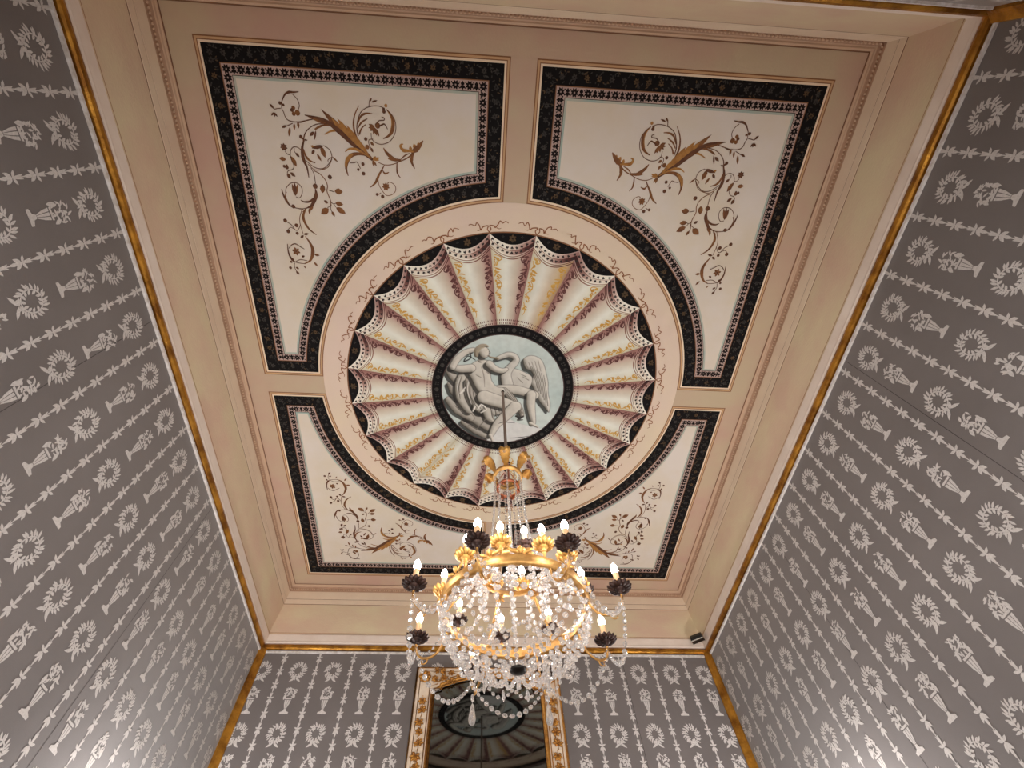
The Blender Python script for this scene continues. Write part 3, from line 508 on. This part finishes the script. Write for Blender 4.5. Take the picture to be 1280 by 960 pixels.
for r0, r1, mi in ((R2+.004, R2-.002, 1), (R2-.002, R3+.003, 0), (R3+.003, R3-.004, 1)):
    mr.add([(r*math.cos(2*PI*k/n), r*math.sin(2*PI*k/n), H-.0024) for r in (r0, r1) for k in range(n)], [(k, (k+1) % n, n+(k+1) % n, n+k) for k in range(n)], mi)
mring = mr.build('medallion_ring', [M_black, mat('ring_edge', (66, 42, 38), .7)], rosette)
F = Flat(onceil(.0032)); rm = (R2+R3)/2
for k in range(60):
    th = 2*PI*k/60; p = lambda dr_, da: ((rm+dr_)*math.cos(th+da/rm), (rm+dr_)*math.sin(th+da/rm))
    if k % 2 == 0: F.blob(p(0, 0), .0165, 0, 10)
    else:
        for q in (-.008, .008): F.leaf(p(-.016, q), p(-.001, q), .012, 1); F.leaf(p(.001, q), p(.016, q), .012, 1)
F.build('ring_ornament', [M_dim, M_dim], mring, kind='stuff')

# medallion: grisaille figure with a large white bird, painted on a pale blue-green ground
N = 300; gx, gy = np.meshgrid(np.linspace(-R3, R3, N), np.linspace(-R3, R3, N)); keep = gx**2+gy**2 < (R3+.004)**2
rs = np.random.RandomState(4)
def vnoise(k):
    g = rs.rand(k+2, k+2); u = (gx/R3*.5+.5)*k; v = (gy/R3*.5+.5)*k; i, j = u.astype(int), v.astype(int); i = np.clip(i, 0, k); j = np.clip(j, 0, k); a, b = u-i, v-j
    a, b = a*a*(3-2*a), b*b*(3-2*b); return (g[j, i]*(1-a)+g[j, i+1]*a)*(1-b)+(g[j+1, i]*(1-a)+g[j+1, i+1]*a)*b
nz = .55*vnoise(4)+.3*vnoise(9)+.15*vnoise(22)
img = np.array(lin((170, 187, 184)))*(1-nz[..., None])+np.array(lin((208, 216, 210)))*nz[..., None]
def sdf(kind, P, rad):
    P = np.array(P, float).reshape(-1, 2)/1000
    if kind == 'p':
        d = np.full(gx.shape, 9.0); ins = np.zeros(gx.shape, bool); n = len(P)
        P2 = np.array(smooth_path(P, 4, True)); n = len(P2)
        for k in range(n):
            a, b = P2[k], P2[(k+1) % n]; e = b-a; wx, wy = gx-a[0], gy-a[1]; t = np.clip((wx*e[0]+wy*e[1])/(e@e+1e-12), 0, 1)
            d = np.minimum(d, np.hypot(wx-e[0]*t, wy-e[1]*t)); cr = ((a[1] > gy) != (b[1] > gy)) & (gx < (b[0]-a[0])*(gy-a[1])/(b[1]-a[1]+1e-12)+a[0]); ins ^= cr
        return np.where(ins, -d, d)
    d = np.full(gx.shape, 9.0); n = len(P); P2 = np.array(smooth_path(P, 4)); R = np.interp(np.linspace(0, 1, len(P2)), np.linspace(0, 1, len(rad)), np.array(rad)/1000)
    for k in range(len(P2)-1):
        a, b = P2[k], P2[k+1]; e = b-a; wx, wy = gx-a[0], gy-a[1]; t = np.clip((wx*e[0]+wy*e[1])/(e@e+1e-12), 0, 1)
        d = np.minimum(d, np.hypot(wx-e[0]*t, wy-e[1]*t)-(R[k]*(1-t)+R[k+1]*t))
    return d
px_ = 2*R3/N
def over(mask, col):
    global img
    img = img*(1-mask[..., None])+col*mask[..., None]
for kind, col, P, rad, sh in MEDALLION:
    if kind == 'p': sh = rad
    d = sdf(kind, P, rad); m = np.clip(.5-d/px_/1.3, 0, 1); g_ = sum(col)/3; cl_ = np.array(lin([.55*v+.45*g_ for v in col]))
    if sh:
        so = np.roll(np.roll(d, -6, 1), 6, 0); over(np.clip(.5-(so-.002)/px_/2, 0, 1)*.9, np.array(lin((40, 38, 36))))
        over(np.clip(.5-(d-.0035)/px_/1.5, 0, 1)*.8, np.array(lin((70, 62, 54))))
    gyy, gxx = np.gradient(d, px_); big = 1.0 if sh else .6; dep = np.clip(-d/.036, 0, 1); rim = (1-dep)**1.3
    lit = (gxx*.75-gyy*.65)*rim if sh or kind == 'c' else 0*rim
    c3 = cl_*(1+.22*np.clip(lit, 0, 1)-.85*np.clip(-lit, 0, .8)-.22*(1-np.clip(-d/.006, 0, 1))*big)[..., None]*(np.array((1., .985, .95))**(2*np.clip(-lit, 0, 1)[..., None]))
    over(m, c3)
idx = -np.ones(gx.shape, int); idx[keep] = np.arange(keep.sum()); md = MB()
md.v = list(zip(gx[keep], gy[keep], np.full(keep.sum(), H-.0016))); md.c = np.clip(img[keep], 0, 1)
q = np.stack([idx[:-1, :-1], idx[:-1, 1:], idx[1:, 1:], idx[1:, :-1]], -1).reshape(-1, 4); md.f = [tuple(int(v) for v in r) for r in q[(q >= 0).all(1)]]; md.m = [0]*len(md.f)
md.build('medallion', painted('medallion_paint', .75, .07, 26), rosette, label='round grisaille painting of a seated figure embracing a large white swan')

# ------------------------------------------------------------------ chandelier (heights given above the eye; root on the ceiling)
ch = empty('chandelier', (0, 0, H), 'large crystal chandelier with gilded rings and lit candle bulbs hanging from the ceiling medallion', 'chandelier')
def zl(z): return z-3.2
def crystal():
    """cut glass: mostly refraction, with bright facets and a little light passing straight on"""
    m = bpy.data.materials.new('crystal'); m.use_nodes = True; nt = m.node_tree; out = nt.nodes['Material Output']; nt.nodes.remove(nt.nodes['Principled BSDF'])
    g = nt.nodes.new('ShaderNodeBsdfGlass'); g.inputs['Roughness'].default_value = .03; g.inputs['IOR'].default_value = 1.52; g.inputs['Color'].default_value = (1, 1, 1, 1)
    t = nt.nodes.new('ShaderNodeBsdfTransparent'); d = nt.nodes.new('ShaderNodeBsdfTranslucent'); d.inputs['Color'].default_value = (.96, .95, .94, 1)
    m1 = nt.nodes.new('ShaderNodeMixShader'); m1.inputs['Fac'].default_value = .30; nt.links.new(g.outputs[0], m1.inputs[1]); nt.links.new(t.outputs[0], m1.inputs[2])
    m2 = nt.nodes.new('ShaderNodeMixShader'); m2.inputs['Fac'].default_value = .24; nt.links.new(m1.outputs[0], m2.inputs[1]); nt.links.new(d.outputs[0], m2.inputs[2])
    nt.links.new(m2.outputs[0], out.inputs[0]); return m
M_cr = crystal()
M_pan = mat('bronzed_pan', (66, 42, 34), .5, .5, (40, 26, 24), 40)
M_candle = mat('candle_sleeve', (236, 196, 150), .5, 0, (226, 176, 128), 20)
M_bulb = mat('lit_bulb', (255, 240, 220), .4, emit=((1.0, .955, .92), BULB))
M_rod = mat('grey_rod', (140, 122, 112), .5, .3)
M_iron = mat('dark_iron', (30, 26, 24), .4, .6)
M_bronze = mat('red_bronze', (150, 84, 54), .4, .6)

b = MB(); b.lathe([(0, 0), (.013, 0), (.012, -.008), (.006, -.018), (0, -.018)], 12); b.build('ceiling_hook', M_iron, ch, True)
b = MB(); b.lathe([(.0095, -.015), (.0095, zl(2.36)), (.012, zl(2.355)), (.012, zl(2.34)), (0, zl(2.335))], 10); b.build('rod', M_rod, ch, True)
b = MB(); b.tube(smooth_path([(0, 0, zl(2.34)), (.018, 0, zl(2.32)), (.012, 0, zl(2.295)), (-.012, 0, zl(2.275)), (-.016, 0, zl(2.25)), (0, 0, zl(2.235)), (.008, 0, zl(2.245))], 4), .0042, 6); b.build('hook', M_iron, ch, True)
b = MB(); b.lathe([(.066, zl(2.172)), (.082, zl(2.172)), (.086, zl(2.182)), (.082, zl(2.194)), (.068, zl(2.194)), (.066, zl(2.172))], 32); crown = b.build('crown_ring', M_goldlite, ch, True)
b = MB(); b.lathe([(.050, zl(2.085)), (.062, zl(2.08)), (.066, zl(2.09)), (.060, zl(2.10)), (.050, zl(2.085))], 28)
for k in range(3):
    a = 2*PI*k/3+.5; b.tube([(.055*math.cos(a), .055*math.sin(a), zl(2.09)), (.07*math.cos(a), .07*math.sin(a), zl(2.18))], .003, 5)
    b.tube([(.02*math.cos(a), .02*math.sin(a), zl(2.235)), (.07*math.cos(a), .07*math.sin(a), zl(2.185))], .003, 5)
for k in range(6):
    a = 2*PI*k/6; b.leaf3((.055*math.cos(a), .055*math.sin(a), zl(2.085)), (.06*math.cos(a), .06*math.sin(a), zl(2.055)), (math.cos(a), math.sin(a), 0), .025)
b.build('lower_crown_ring', M_bronze, ch, True)
pm = MB(); path = smooth_path([(.074, 0, zl(2.19)), (.079, 0, zl(2.225)), (.092, 0, zl(2.258)), (.112, 0, zl(2.283)), (.134, 0, zl(2.288)), (.147, 0, zl(2.272)), (.142, 0, zl(2.256))], 3)
L = len(path); wds = [.014+.046*math.sin(min(1, k/(L-1)*1.15)*PI*.72) for k in range(L)]; wds[-1] = .012
for k, p in enumerate(path):
    wv = wds[k]*(1+.32*(k % 2)-.1); 
    d = path[min(k+1, L-1)]-path[max(k-1, 0)]; nn = np.array((-d[2], 0, d[0])); nn /= np.linalg.norm(nn)
    for u, v in ((-.5, -.1), (-.28, .14), (0, -.02), (.28, .14), (.5, -.1)): pm.v.append((p[0]+nn[0]*v*wv, u*wv, p[2]+nn[2]*v*wv))
    for u, v in ((-.5, -.1), (-.28, .06), (0, -.1), (.28, .06), (.5, -.1)): pm.v.append((p[0]+nn[0]*(v*wv-.002), u*wv, p[2]+nn[2]*(v*wv-.002)))
for k in range(L-1):
    for q in range(4):
        i = k*10+q; pm.f.append((i, i+1, i+11, i+10)); pm.f.append((i+5, i+15, i+16, i+6)); pm.m += [0, 0]
plume = pm.build('plume', M_goldleaf, ch, True); plume.rotation_euler.z = math.radians(-100)
dp = MB(); dp.bead((.147, 0, zl(2.235)), (0, 0, 1), .022, .008); drop0 = dp.build('crystal_drop', M_cr, ch); drop0.rotation_euler.z = math.radians(-100)
for k in range(1, 6): inst(plume, ch, rz=math.radians(-100+60*k)); inst(drop0, ch, rz=math.radians(-100+60*k))

def string(b, path, ln, r, gap_=.15, flat=.8, grade=None, n=6):
    """crystals threaded along a path, point to point"""
    P = [Vector(p) for p in path]; D = [0]
    for k in range(len(P)-1): D.append(D[-1]+(P[k+1]-P[k]).length)
    pos = 0; Ltot = D[-1]; k = 0; i = 0
    while pos < Ltot-ln*.3:
        f = pos/Ltot; s_ = grade(f) if grade else 1.0; l = ln*s_; mid = min(pos+l/2, Ltot)
        while k < len(D)-2 and D[k+1] < mid: k += 1
        t = (mid-D[k])/(D[k+1]-D[k]+1e-9); p = P[k].lerp(P[k+1], t); d = P[k+1]-P[k]
        b.bead(p, d, l*(1-gap_*.3), r*s_, n, flat, side=(random.uniform(-1, 1), random.uniform(-1, 1), random.uniform(-.4, .4))); pos += l*(1+gap_); i += 1
# strands falling from the crown to the inner ring
b = MB(); string(b, [(x, 0, zl(z)) for x, z in ((.074, 2.165), (.076, 2.05), (.082, 1.9), (.092, 1.75), (.108, 1.62), (.138, 1.51))], .0145, .0066, .42)
st = b.build('crystal_strand', M_cr, ch)
for k in range(1, 11): inst(st, ch, rz=2*PI*k/11)
b = MB(); string(b, [(0, 0, zl(2.075)), (0, 0, zl(1.46))], .017, .0085, .02, 1.0); b.build('centre_strand', M_cr, ch)
# inner ring with its clips and candles
b = MB(); b.lathe([(.134, zl(1.492)), (.146, zl(1.492)), (.149, zl(1.5)), (.146, zl(1.512)), (.134, zl(1.512)), (.134, zl(1.492))], 40); b.build('inner_ring', M_goldlite, ch, True)
# main ring: reeded gilded band
RA = .30
b = MB(); b.lathe([(.288, zl(1.29)), (.300, zl(1.284)), (.309, zl(1.288)), (.312, zl(1.298)), (.308, zl(1.303)), (.313, zl(1.311)), (.309, zl(1.318)), (.312, zl(1.327)), (.304, zl(1.334)), (.290, zl(1.332)), (.287, zl(1.31)), (.288, zl(1.29))], 72); b.build('main_ring', M_goldlite, ch, True)
b = MB()
for q in (-1, 0, 1): b.leaf3((.311, q*.012, zl(1.332)), (.316+.004*(q == 0), q*.05, zl(1.350+.012*(q == 0))), (1, 0, .3), .026, .35)
orn = b.build('ring_leaf', M_goldleaf, ch, True); orn.rotation_euler.z = math.radians(-90)
for a in (-60, -30, 0, 30, 60, 90, 120, 150, 180, 210, 240): inst(orn, ch, rz=math.radians(a+8))
# stays from the inner ring down to the main ring, each with a gilded flower
b = MB(); b.tube(smooth_path([(.145, 0, zl(1.5)), (.17, 0, zl(1.475)), (.20, 0, zl(1.43)), (.25, 0, zl(1.385)), (.292, 0, zl(1.33))], 4), [.007]*8+[.0055]*9, 6)
for k in range(5):
    a = 2*PI*k/5; b.leaf3((.15, 0, zl(1.49)), (.158, .032*math.cos(a), zl(1.49)+.032*math.sin(a)), (1, 0, -.2), .024, .3)
stay = b.build('stay', M_goldlite, ch, True); stay.rotation_euler.z = math.radians(-10)
for k in range(1, 6): inst(stay, ch, rz=math.radians(-10+60*k))

# candles: one mesh set, shared
cb_ = MB(); cb_.lathe([(0, 0), (.0115, 0), (.0115, .066), (.013, .068), (.009, .074), (0, .074)], 12)
bu = MB(); bu.lathe([(.007, 0), (.011, .006), (.0145, .017), (.0137, .028), (.0092, .041), (.0036, .052), (0, .056)], 14)
bulb_me = bu.mesh('bulb', M_bulb, True)
def cup_mesh(mb, petals, r, deep, mi=0, inner=.019):
    mb.lathe([(0, -.030), (.006, -.030), (.010, -.024), (.006, -.018), (.012, -.014), (.020, -.008), (.024, 0), (.020, .002), (0, .002)], 16, mi)
    for k in range(petals):
        a = 2*PI*k/petals; ca, sa = math.cos(a), math.sin(a)
        mb.leaf3((inner*ca, inner*sa, -.006), (r*ca, r*sa, deep), (-ca*.5, -sa*.5, .8), 2*PI*r/petals*1.12, .22, -.18, mi)
    return mb
cup_gold = cup_mesh(MB(), 12, .046, .020).mesh('cup', M_goldleaf, True)
cup_brown = cup_mesh(MB(), 12, .042, .014).mesh('cup', M_pan, True)
pan_me = cup_mesh(MB(), 14, .050, .012, 0, .02).mesh('drip_pan', M_pan, True)
stem_me = (lambda q: (q.lathe([(0, -.06), (.007, -.058), (.005, -.045), (.010, -.038), (.005, -.03), (0, -.028)], 10), q)[1])(MB()).mesh('cup_stem', M_goldlite, True)
candle_me = cb_.mesh('candle', M_candle, True)
def kid(name, me, parent, loc=(0, 0, 0)):
    o = bpy.data.objects.new(name, me); C.objects.link(o); o.parent = parent; o.location = loc; return o
def candle_on(parent, loc):
    kid('candle', candle_me, parent, loc); kid('bulb', bulb_me, parent, (loc[0], loc[1], loc[2]+.070))
for a, gold in ((-134, 1), (-104, 1), (-71, 1), (-48, 1), (-5, 0), (53, 0), (97, 0), (141, 0), (180, 1)):
    a = math.radians(a); o = kid('ring_candle_cup', cup_gold if gold else cup_brown, ch, (.302*math.cos(a), .302*math.sin(a), zl(1.392)))
    kid('cup_stem', stem_me, o); candle_on(o, (0, 0, .002))
for a in (123, 66, -70):
    a = math.radians(a); o = kid('inner_candle_cup', cup_brown if a < 0 else cup_gold, ch, (.142*math.cos(a), .142*math.sin(a), zl(1.535))); candle_on(o, (0, 0, .002))
# eight outer arms
ab = MB(); ab.tube(smooth_path([(.298, 0, zl(1.30)), (.306, 0, zl(1.255)), (.335, 0, zl(1.205)), (.375, 0, zl(1.188)), (.412, 0, zl(1.200)), (.434, 0, zl(1.232)), (.437, 0, zl(1.262))], 4), .0052, 6)
ab.tube(smooth_path([(.375, 0, zl(1.188)), (.385, 0, zl(1.168)), (.402, 0, zl(1.170)), (.402, 0, zl(1.184))], 3), .003, 5)
arm_me = ab.mesh('arm', M_goldlite, True)
ANG = [-157.5+45*k for k in range(8)]
for a in ANG:
    o = kid('arm', arm_me, ch); o.rotation_euler.z = math.radians(a)
    kid('drip_pan', pan_me, o, (.437, 0, zl(1.292))); candle_on(o, (.437, 0, zl(1.294)))
# basket of strands from the main ring to the bottom boss
prof_l = [(.298, 1.285), (.295, 1.235), (.279, 1.185), (.246, 1.14), (.198, 1.10), (.142, 1.074), (.09, 1.061), (.05, 1.06)]
prof_s = prof_l[:6]+[(.118, 1.066)]
bl = MB(); string(bl, smooth_path([(x, 0, zl(z)) for x, z in prof_l], 4), .030, .0125, .12, .65, lambda f: 1.05-.35*f)
bs = MB(); string(bs, smooth_path([(x, 0, zl(z)) for x, z in prof_s], 4), .027, .0115, .15, .65, lambda f: 1.1-.3*f)
sl = bl.build('basket_strand', M_cr, ch); ss = bs.build('basket_strand', M_cr, ch); ss.rotation_euler.z = PI/15
for k in range(1, 15): inst(sl, ch, rz=2*PI*k/15+random.uniform(-.04, .04)); inst(ss, ch, rz=2*PI*(k+.5)/15+random.uniform(-.05, .05))
# swags looped below the main ring, and across the basket
b = MB(); a1 = 2*PI/15
string(b, [(.300*math.cos(t*a1), .300*math.sin(t*a1), zl(1.278-.055*(1-(2*t-1)**2))) for t in np.linspace(0, 1, 9)], .020, .0085, .15, .7)
sw = b.build('ring_swag', M_cr, ch)
for k in range(1, 15): inst(sw, ch, rz=a1*k)
b = MB(); a1 = 2*PI/12
string(b, [(.215*math.cos(t*a1), .215*math.sin(t*a1), zl(1.108-.04*(1-(2*t-1)**2))) for t in np.linspace(0, 1, 9)], .020, .0085, .15, .7)
sw2 = b.build('basket_swag', M_cr, ch)
for k in range(1, 12): inst(sw2, ch, rz=a1*k)
# strings hung from the inner ring
b = MB(); string(b, [(.142, 0, zl(1.488)), (.142, 0, zl(1.30))], .032, .0125, .15, .6); hs = b.build('hanging_string', M_cr, ch)
for k in range(1, 12): inst(hs, ch, rz=2*PI*k/12+random.uniform(-.08, .08))
b = MB(); string(b, smooth_path([(.148, 0, zl(1.495)), (.19, 0, zl(1.39)), (.24, 0, zl(1.345)), (.29, 0, zl(1.335))], 4), .026, .0115, .12, .65); cs_ = b.build('canopy_string', M_cr, ch); cs_.rotation_euler.z = .13
for k in range(1, 14): inst(cs_, ch, rz=.13+2*PI*k/14)
# spear drops round the bottom and the boss
b = MB(); b.bead((.15, 0, zl(1.04)), (0, 0, 1), .05, .009, 6, .6); sp = b.build('spear_drop', M_cr, ch)
for k in range(1, 10): inst(sp, ch, rz=2*PI*k/10)
b = MB(); b.lathe([(0, zl(1.075)), (.012, zl(1.07)), (.030, zl(1.056)), (.030, zl(1.050)), (.012, zl(1.046)), (0, zl(1.045))], 20); b.build('bottom_boss', M_iron, ch, True)
b = MB()
for k in range(18):
    a = 2*PI*k/18; b.bead((.046*math.cos(a), .046*math.sin(a), zl(1.054)), (math.cos(a), math.sin(a), -.1), .026, .0065, 6, .6)
b.build('boss_collar', M_cr, ch)
# long garlands between the outer arms
b = MB(); a0, a1 = 0, math.radians(45); p0 = np.array((.437, 0, zl(1.235))); p1 = np.array((.437*math.cos(a1), .437*math.sin(a1), zl(1.235)))
string(b, [tuple(p0*(1-t)+p1*t-np.array((0, 0, .135*(1-(2*t-1)**2)))) for t in np.linspace(0, 1, 17)], .0235, .0092, .08, .75, lambda f: .75+.5*math.sin(PI*f))
ga = b.build('arm_garland', M_cr, ch); ga.rotation_euler.z = math.radians(ANG[0])
for a in ANG[1:]: inst(ga, ch, rz=math.radians(a))
b = MB(); string(b, [(.437-.13*t, .02*t, zl(1.25+.03*t-.06*(1-(2*t-1)**2))) for t in np.linspace(0, 1, 9)], .017, .006, .2, .8)
ig = b.build('arm_string', M_cr, ch); ig.rotation_euler.z = math.radians(ANG[0])
for a in ANG[1:]: inst(ig, ch, rz=math.radians(a))
b = MB(); b.bead((.42, 0, zl(1.165)), (0, 0, 1), .04, .010, 6, .7)
b.lathe([(0, zl(1.145)), (.006, zl(1.135)), (.013, zl(1.100)), (.0165, zl(1.080)), (.0125, zl(1.063)), (.004, zl(1.055)), (0, zl(1.055))], 8, 0, (.42, 0, 0))
td = b.build('teardrop_pendant', M_cr, ch); td.rotation_euler.z = math.radians(112.5); inst(td, ch, rz=math.radians(67.5))

# ------------------------------------------------------------------ mirror on the back wall
mi_o = empty('wall_mirror', (-.02, WY, Zr(-.35)), 'tall dark mirror in a cream and gilded carved frame on the far grey wall', 'mirror')
zb, zt, hw, hi_ = 0.0, 2.77, .585, .43          # local heights: local z = height above the eye + .35
def arch(d):       # inner outline inset outwards by d (left to right over the top), local x, z
    g = [(-hi_, 0), (-hi_, 2.575), (-.372, 2.592), (-.366, 2.612), (-.32, 2.628)]
    g += [(-.30+.60*t, 2.637+.055*math.sin(PI*t)) for t in np.linspace(0, 1, 15)]
    g += [(-x, z) for x, z in reversed(g[:5])]
    return [(x+(-d if x < -.01 else d if x > .01 else 0), z+(d if 0 < k < len(g)-1 else 0)) for k, (x, z) in enumerate(g)]
def outer(n):
    g = arch(0); out = []
    for k, (x, z) in enumerate(g):
        if k == 0: out.append((-hw, 0))
        elif k == len(g)-1: out.append((hw, 0))
        else:
            t = (k-1)/(len(g)-3); s = -hw+2*hw*t; out.append((s, zt))
    return out
M_frame = mat('frame_cream', (222, 206, 186), .6, 0, (206, 184, 160), 8, .1, .35)
G = arch(.02); O = outer(len(G)); n = len(G); b = MB()
for y, sgn in ((-.035, 1),): b.add([(x, y, z) for x, z in G]+[(x, y, z) for x, z in O], [(k, k+1, n+k+1, n+k) for k in range(n-1)])
b.add([(x, y, z) for y in (-.035, 0) for x, z in O], [(k, k+1, n+k+1, n+k) for k in range(n-1)])
b.add([(x, y, z) for y in (-.035, -.002) for x, z in G], [(k, n+k, n+k+1, k+1) for k in range(n-1)])
b.box((-hw, -.035, -.08), (hw, 0, 0)); b.build('frame', M_frame, mi_o)
b = MB()
b.tube([(-hw+.004, -.036, -.08), (-hw+.004, -.036, zt-.004), (hw-.004, -.036, zt-.004), (hw-.004, -.036, -.08)], .0095, 8)
b.tube([(-hw+.034, -.036, -.06), (-hw+.034, -.036, zt-.034), (hw-.034, -.036, zt-.034), (hw-.034, -.036, -.06)], .0035, 6); b.build('outer_moulding', M_carve, mi_o, True)
b = MB(); g2 = arch(.014); b.tube([(x, -.038, z) for x, z in g2], .013, 8); g3 = arch(.038); b.tube([(x, -.036, z) for x, z in g3], .004, 6); g4 = arch(.001); b.tube([(x, -.030, z) for x, z in g4], .006, 6); b.build('inner_moulding', M_carve, mi_o, True)
g = arch(0); b = MB(); n = len(g)
b.face([(x, -.012, z) for x, z in g]); b.face([(x, -.004, z) for x, z in reversed(g)])
M_glass = mat('old_mirror', (104, 105, 104), .03, 1.0, (94, 95, 94), 3)
b.build('mirror_glass', M_glass, mi_o)
def cluster(kind):
    q = MB(); r_ = random.Random(kind); N_ = (0, -1, 0)
    q.tube([(0, -.004, -.04), (.004*(1 if kind % 2 else -1), -.008, 0), (0, -.004, .04)], .004, 5)
    if kind == 0: spec = [(-60, .046), (60, .046), (-25, .05), (25, .05), (-110, .032), (110, .032), (0, .045)]
    elif kind == 1: spec = [(-90, .04), (90, .04), (-50, .042), (50, .03), (140, .04), (-150, .03)]
    else: spec = [(k*60+20, .034) for k in range(6)]
    for a, l in spec:
        a = math.radians(a+180); q.leaf3((0, -.006, 0), (l*math.sin(a), -.012, l*math.cos(a)), N_, .022, .4, .15)
    if kind == 2: q.lathe([(0, -.008), (.010, -.004), (.012, .0)], 8)
    return q.mesh('leaf_cluster', M_carve, True)
CM = [cluster(k) for k in range(3)]
z = 2.50; k = 0
while z > .1:
    for sx in (-1, 1):
        o = kid('leaf_cluster', CM[[0, 1, 0, 2, 1][k % 5]], mi_o, (sx*.514+.006*math.sin(k*2.1), -.036, z)); o.rotation_euler.y = random.uniform(-.35, .35); s = random.uniform(.88, 1.1); o.scale = (s*sx, s, s)
    z -= .078; k += 1
for sx in (-1, 1):      # corner rosettes with a pale centre
    b = MB()
    for q in range(8):
        a = 2*PI*q/8; b.leaf3((.014*math.cos(a), -.006, .014*math.sin(a)), (.052*math.cos(a), -.012, .052*math.sin(a)), (0, -1, 0), .04, .35, .1)
    o = b.build('rosette', M_carve, mi_o, True); o.location = (sx*.514, -.036, 2.685)
    c_ = MB(); c_.bead((0, -.014, 0), (0, 1, 0), .03, .019, 8); kid('pearl', c_.mesh('pearl', M_white, True), o)
x = -.42; k = 0
while x < .43:          # foliage along the top
    for dz in ((0,) if abs(x) < .3 else (-.035, .03)):
        o = kid('leaf_cluster', CM[k % 3], mi_o, (x, -.036, 2.70+dz+.012*math.sin(k))); o.rotation_euler.y = 1.57+random.uniform(-.8, .8); s = random.uniform(.85, 1.1)*(.55 if abs(x) < .3 else .9); o.scale = (s, s, s); k += 1
    x += .06

# ------------------------------------------------------------------ an unseen lit globe added low on each side wall to brighten it
for sx, nm in ((-1, 'left'), (1, 'right')):
    so_ = empty('added_sconce', (sx*WX, 1.22, Zr(.66)), 'added gilded lamp with a lit globe, out of view, brightening the lower %s fabric wall' % nm, 'fill_lamp')
    b = MB(); b.lathe([(0, 0), (.045, 0), (.05, .008), (.03, .016), (.012, .022), (0, .024)], 20); o = b.build('backplate', M_goldlite, so_, True); o.rotation_euler.y = -sx*PI/2
    b = MB(); b.tube(smooth_path([(-sx*.015, 0, 0), (-sx*.07, 0, -.03), (-sx*.13, 0, -.01), (-sx*.14, 0, .03)], 4), .007, 8); b.lathe([(0, .025), (.03, .03), (.034, .045), (0, .045)], 16, 0, (-sx*.14, 0, 0)); b.build('bracket_arm', M_goldlite, so_, True)
    b = MB(); b.lathe([(.02, .045), (.045, .06), (.06, .095), (.05, .135), (.03, .155), (0, .16)], 20, 0, (-sx*.14, 0, 0)); b.build('globe', mat('fill_globe', (250, 244, 236), .4, emit=((1, .96, .93), SIDE_FILL)), so_, True)

# ------------------------------------------------------------------ small black box in the far right corner of the cornice
sb = empty('wall_sensor', (1.868, 2.172, Zr(2.655)), 'small black box on the cornice in the far right corner', 'sensor', rz=math.radians(-38))
b = MB(); b.add([(-.055, -.045, 0), (.055, -.045, 0), (.055, .01, 0), (-.055, .01, 0), (-.05, -.05, .03), (.05, -.05, .03), (.05, .01, .06), (-.05, .01, .06), (-.05, -.03, .06), (.05, -.03, .06)],
              [(0, 3, 2, 1), (0, 1, 5, 4), (4, 5, 9, 8), (8, 9, 6, 7), (1, 2, 6, 9, 5), (3, 0, 4, 8, 7), (2, 3, 7, 6)]); b.build('housing', mat('black_plastic', (16, 16, 17), .4), sb)
b = MB(); b.box((-.054, -.049, -.004), (.054, -.041, .002)); b.build('lower_edge', mat('pale_plastic', (190, 186, 178), .5), sb)
b = MB(); b.box((-.02, .01, .015), (.02, .03, .045)); b.build('bracket', mat('black_plastic', (16, 16, 17), .4), sb)
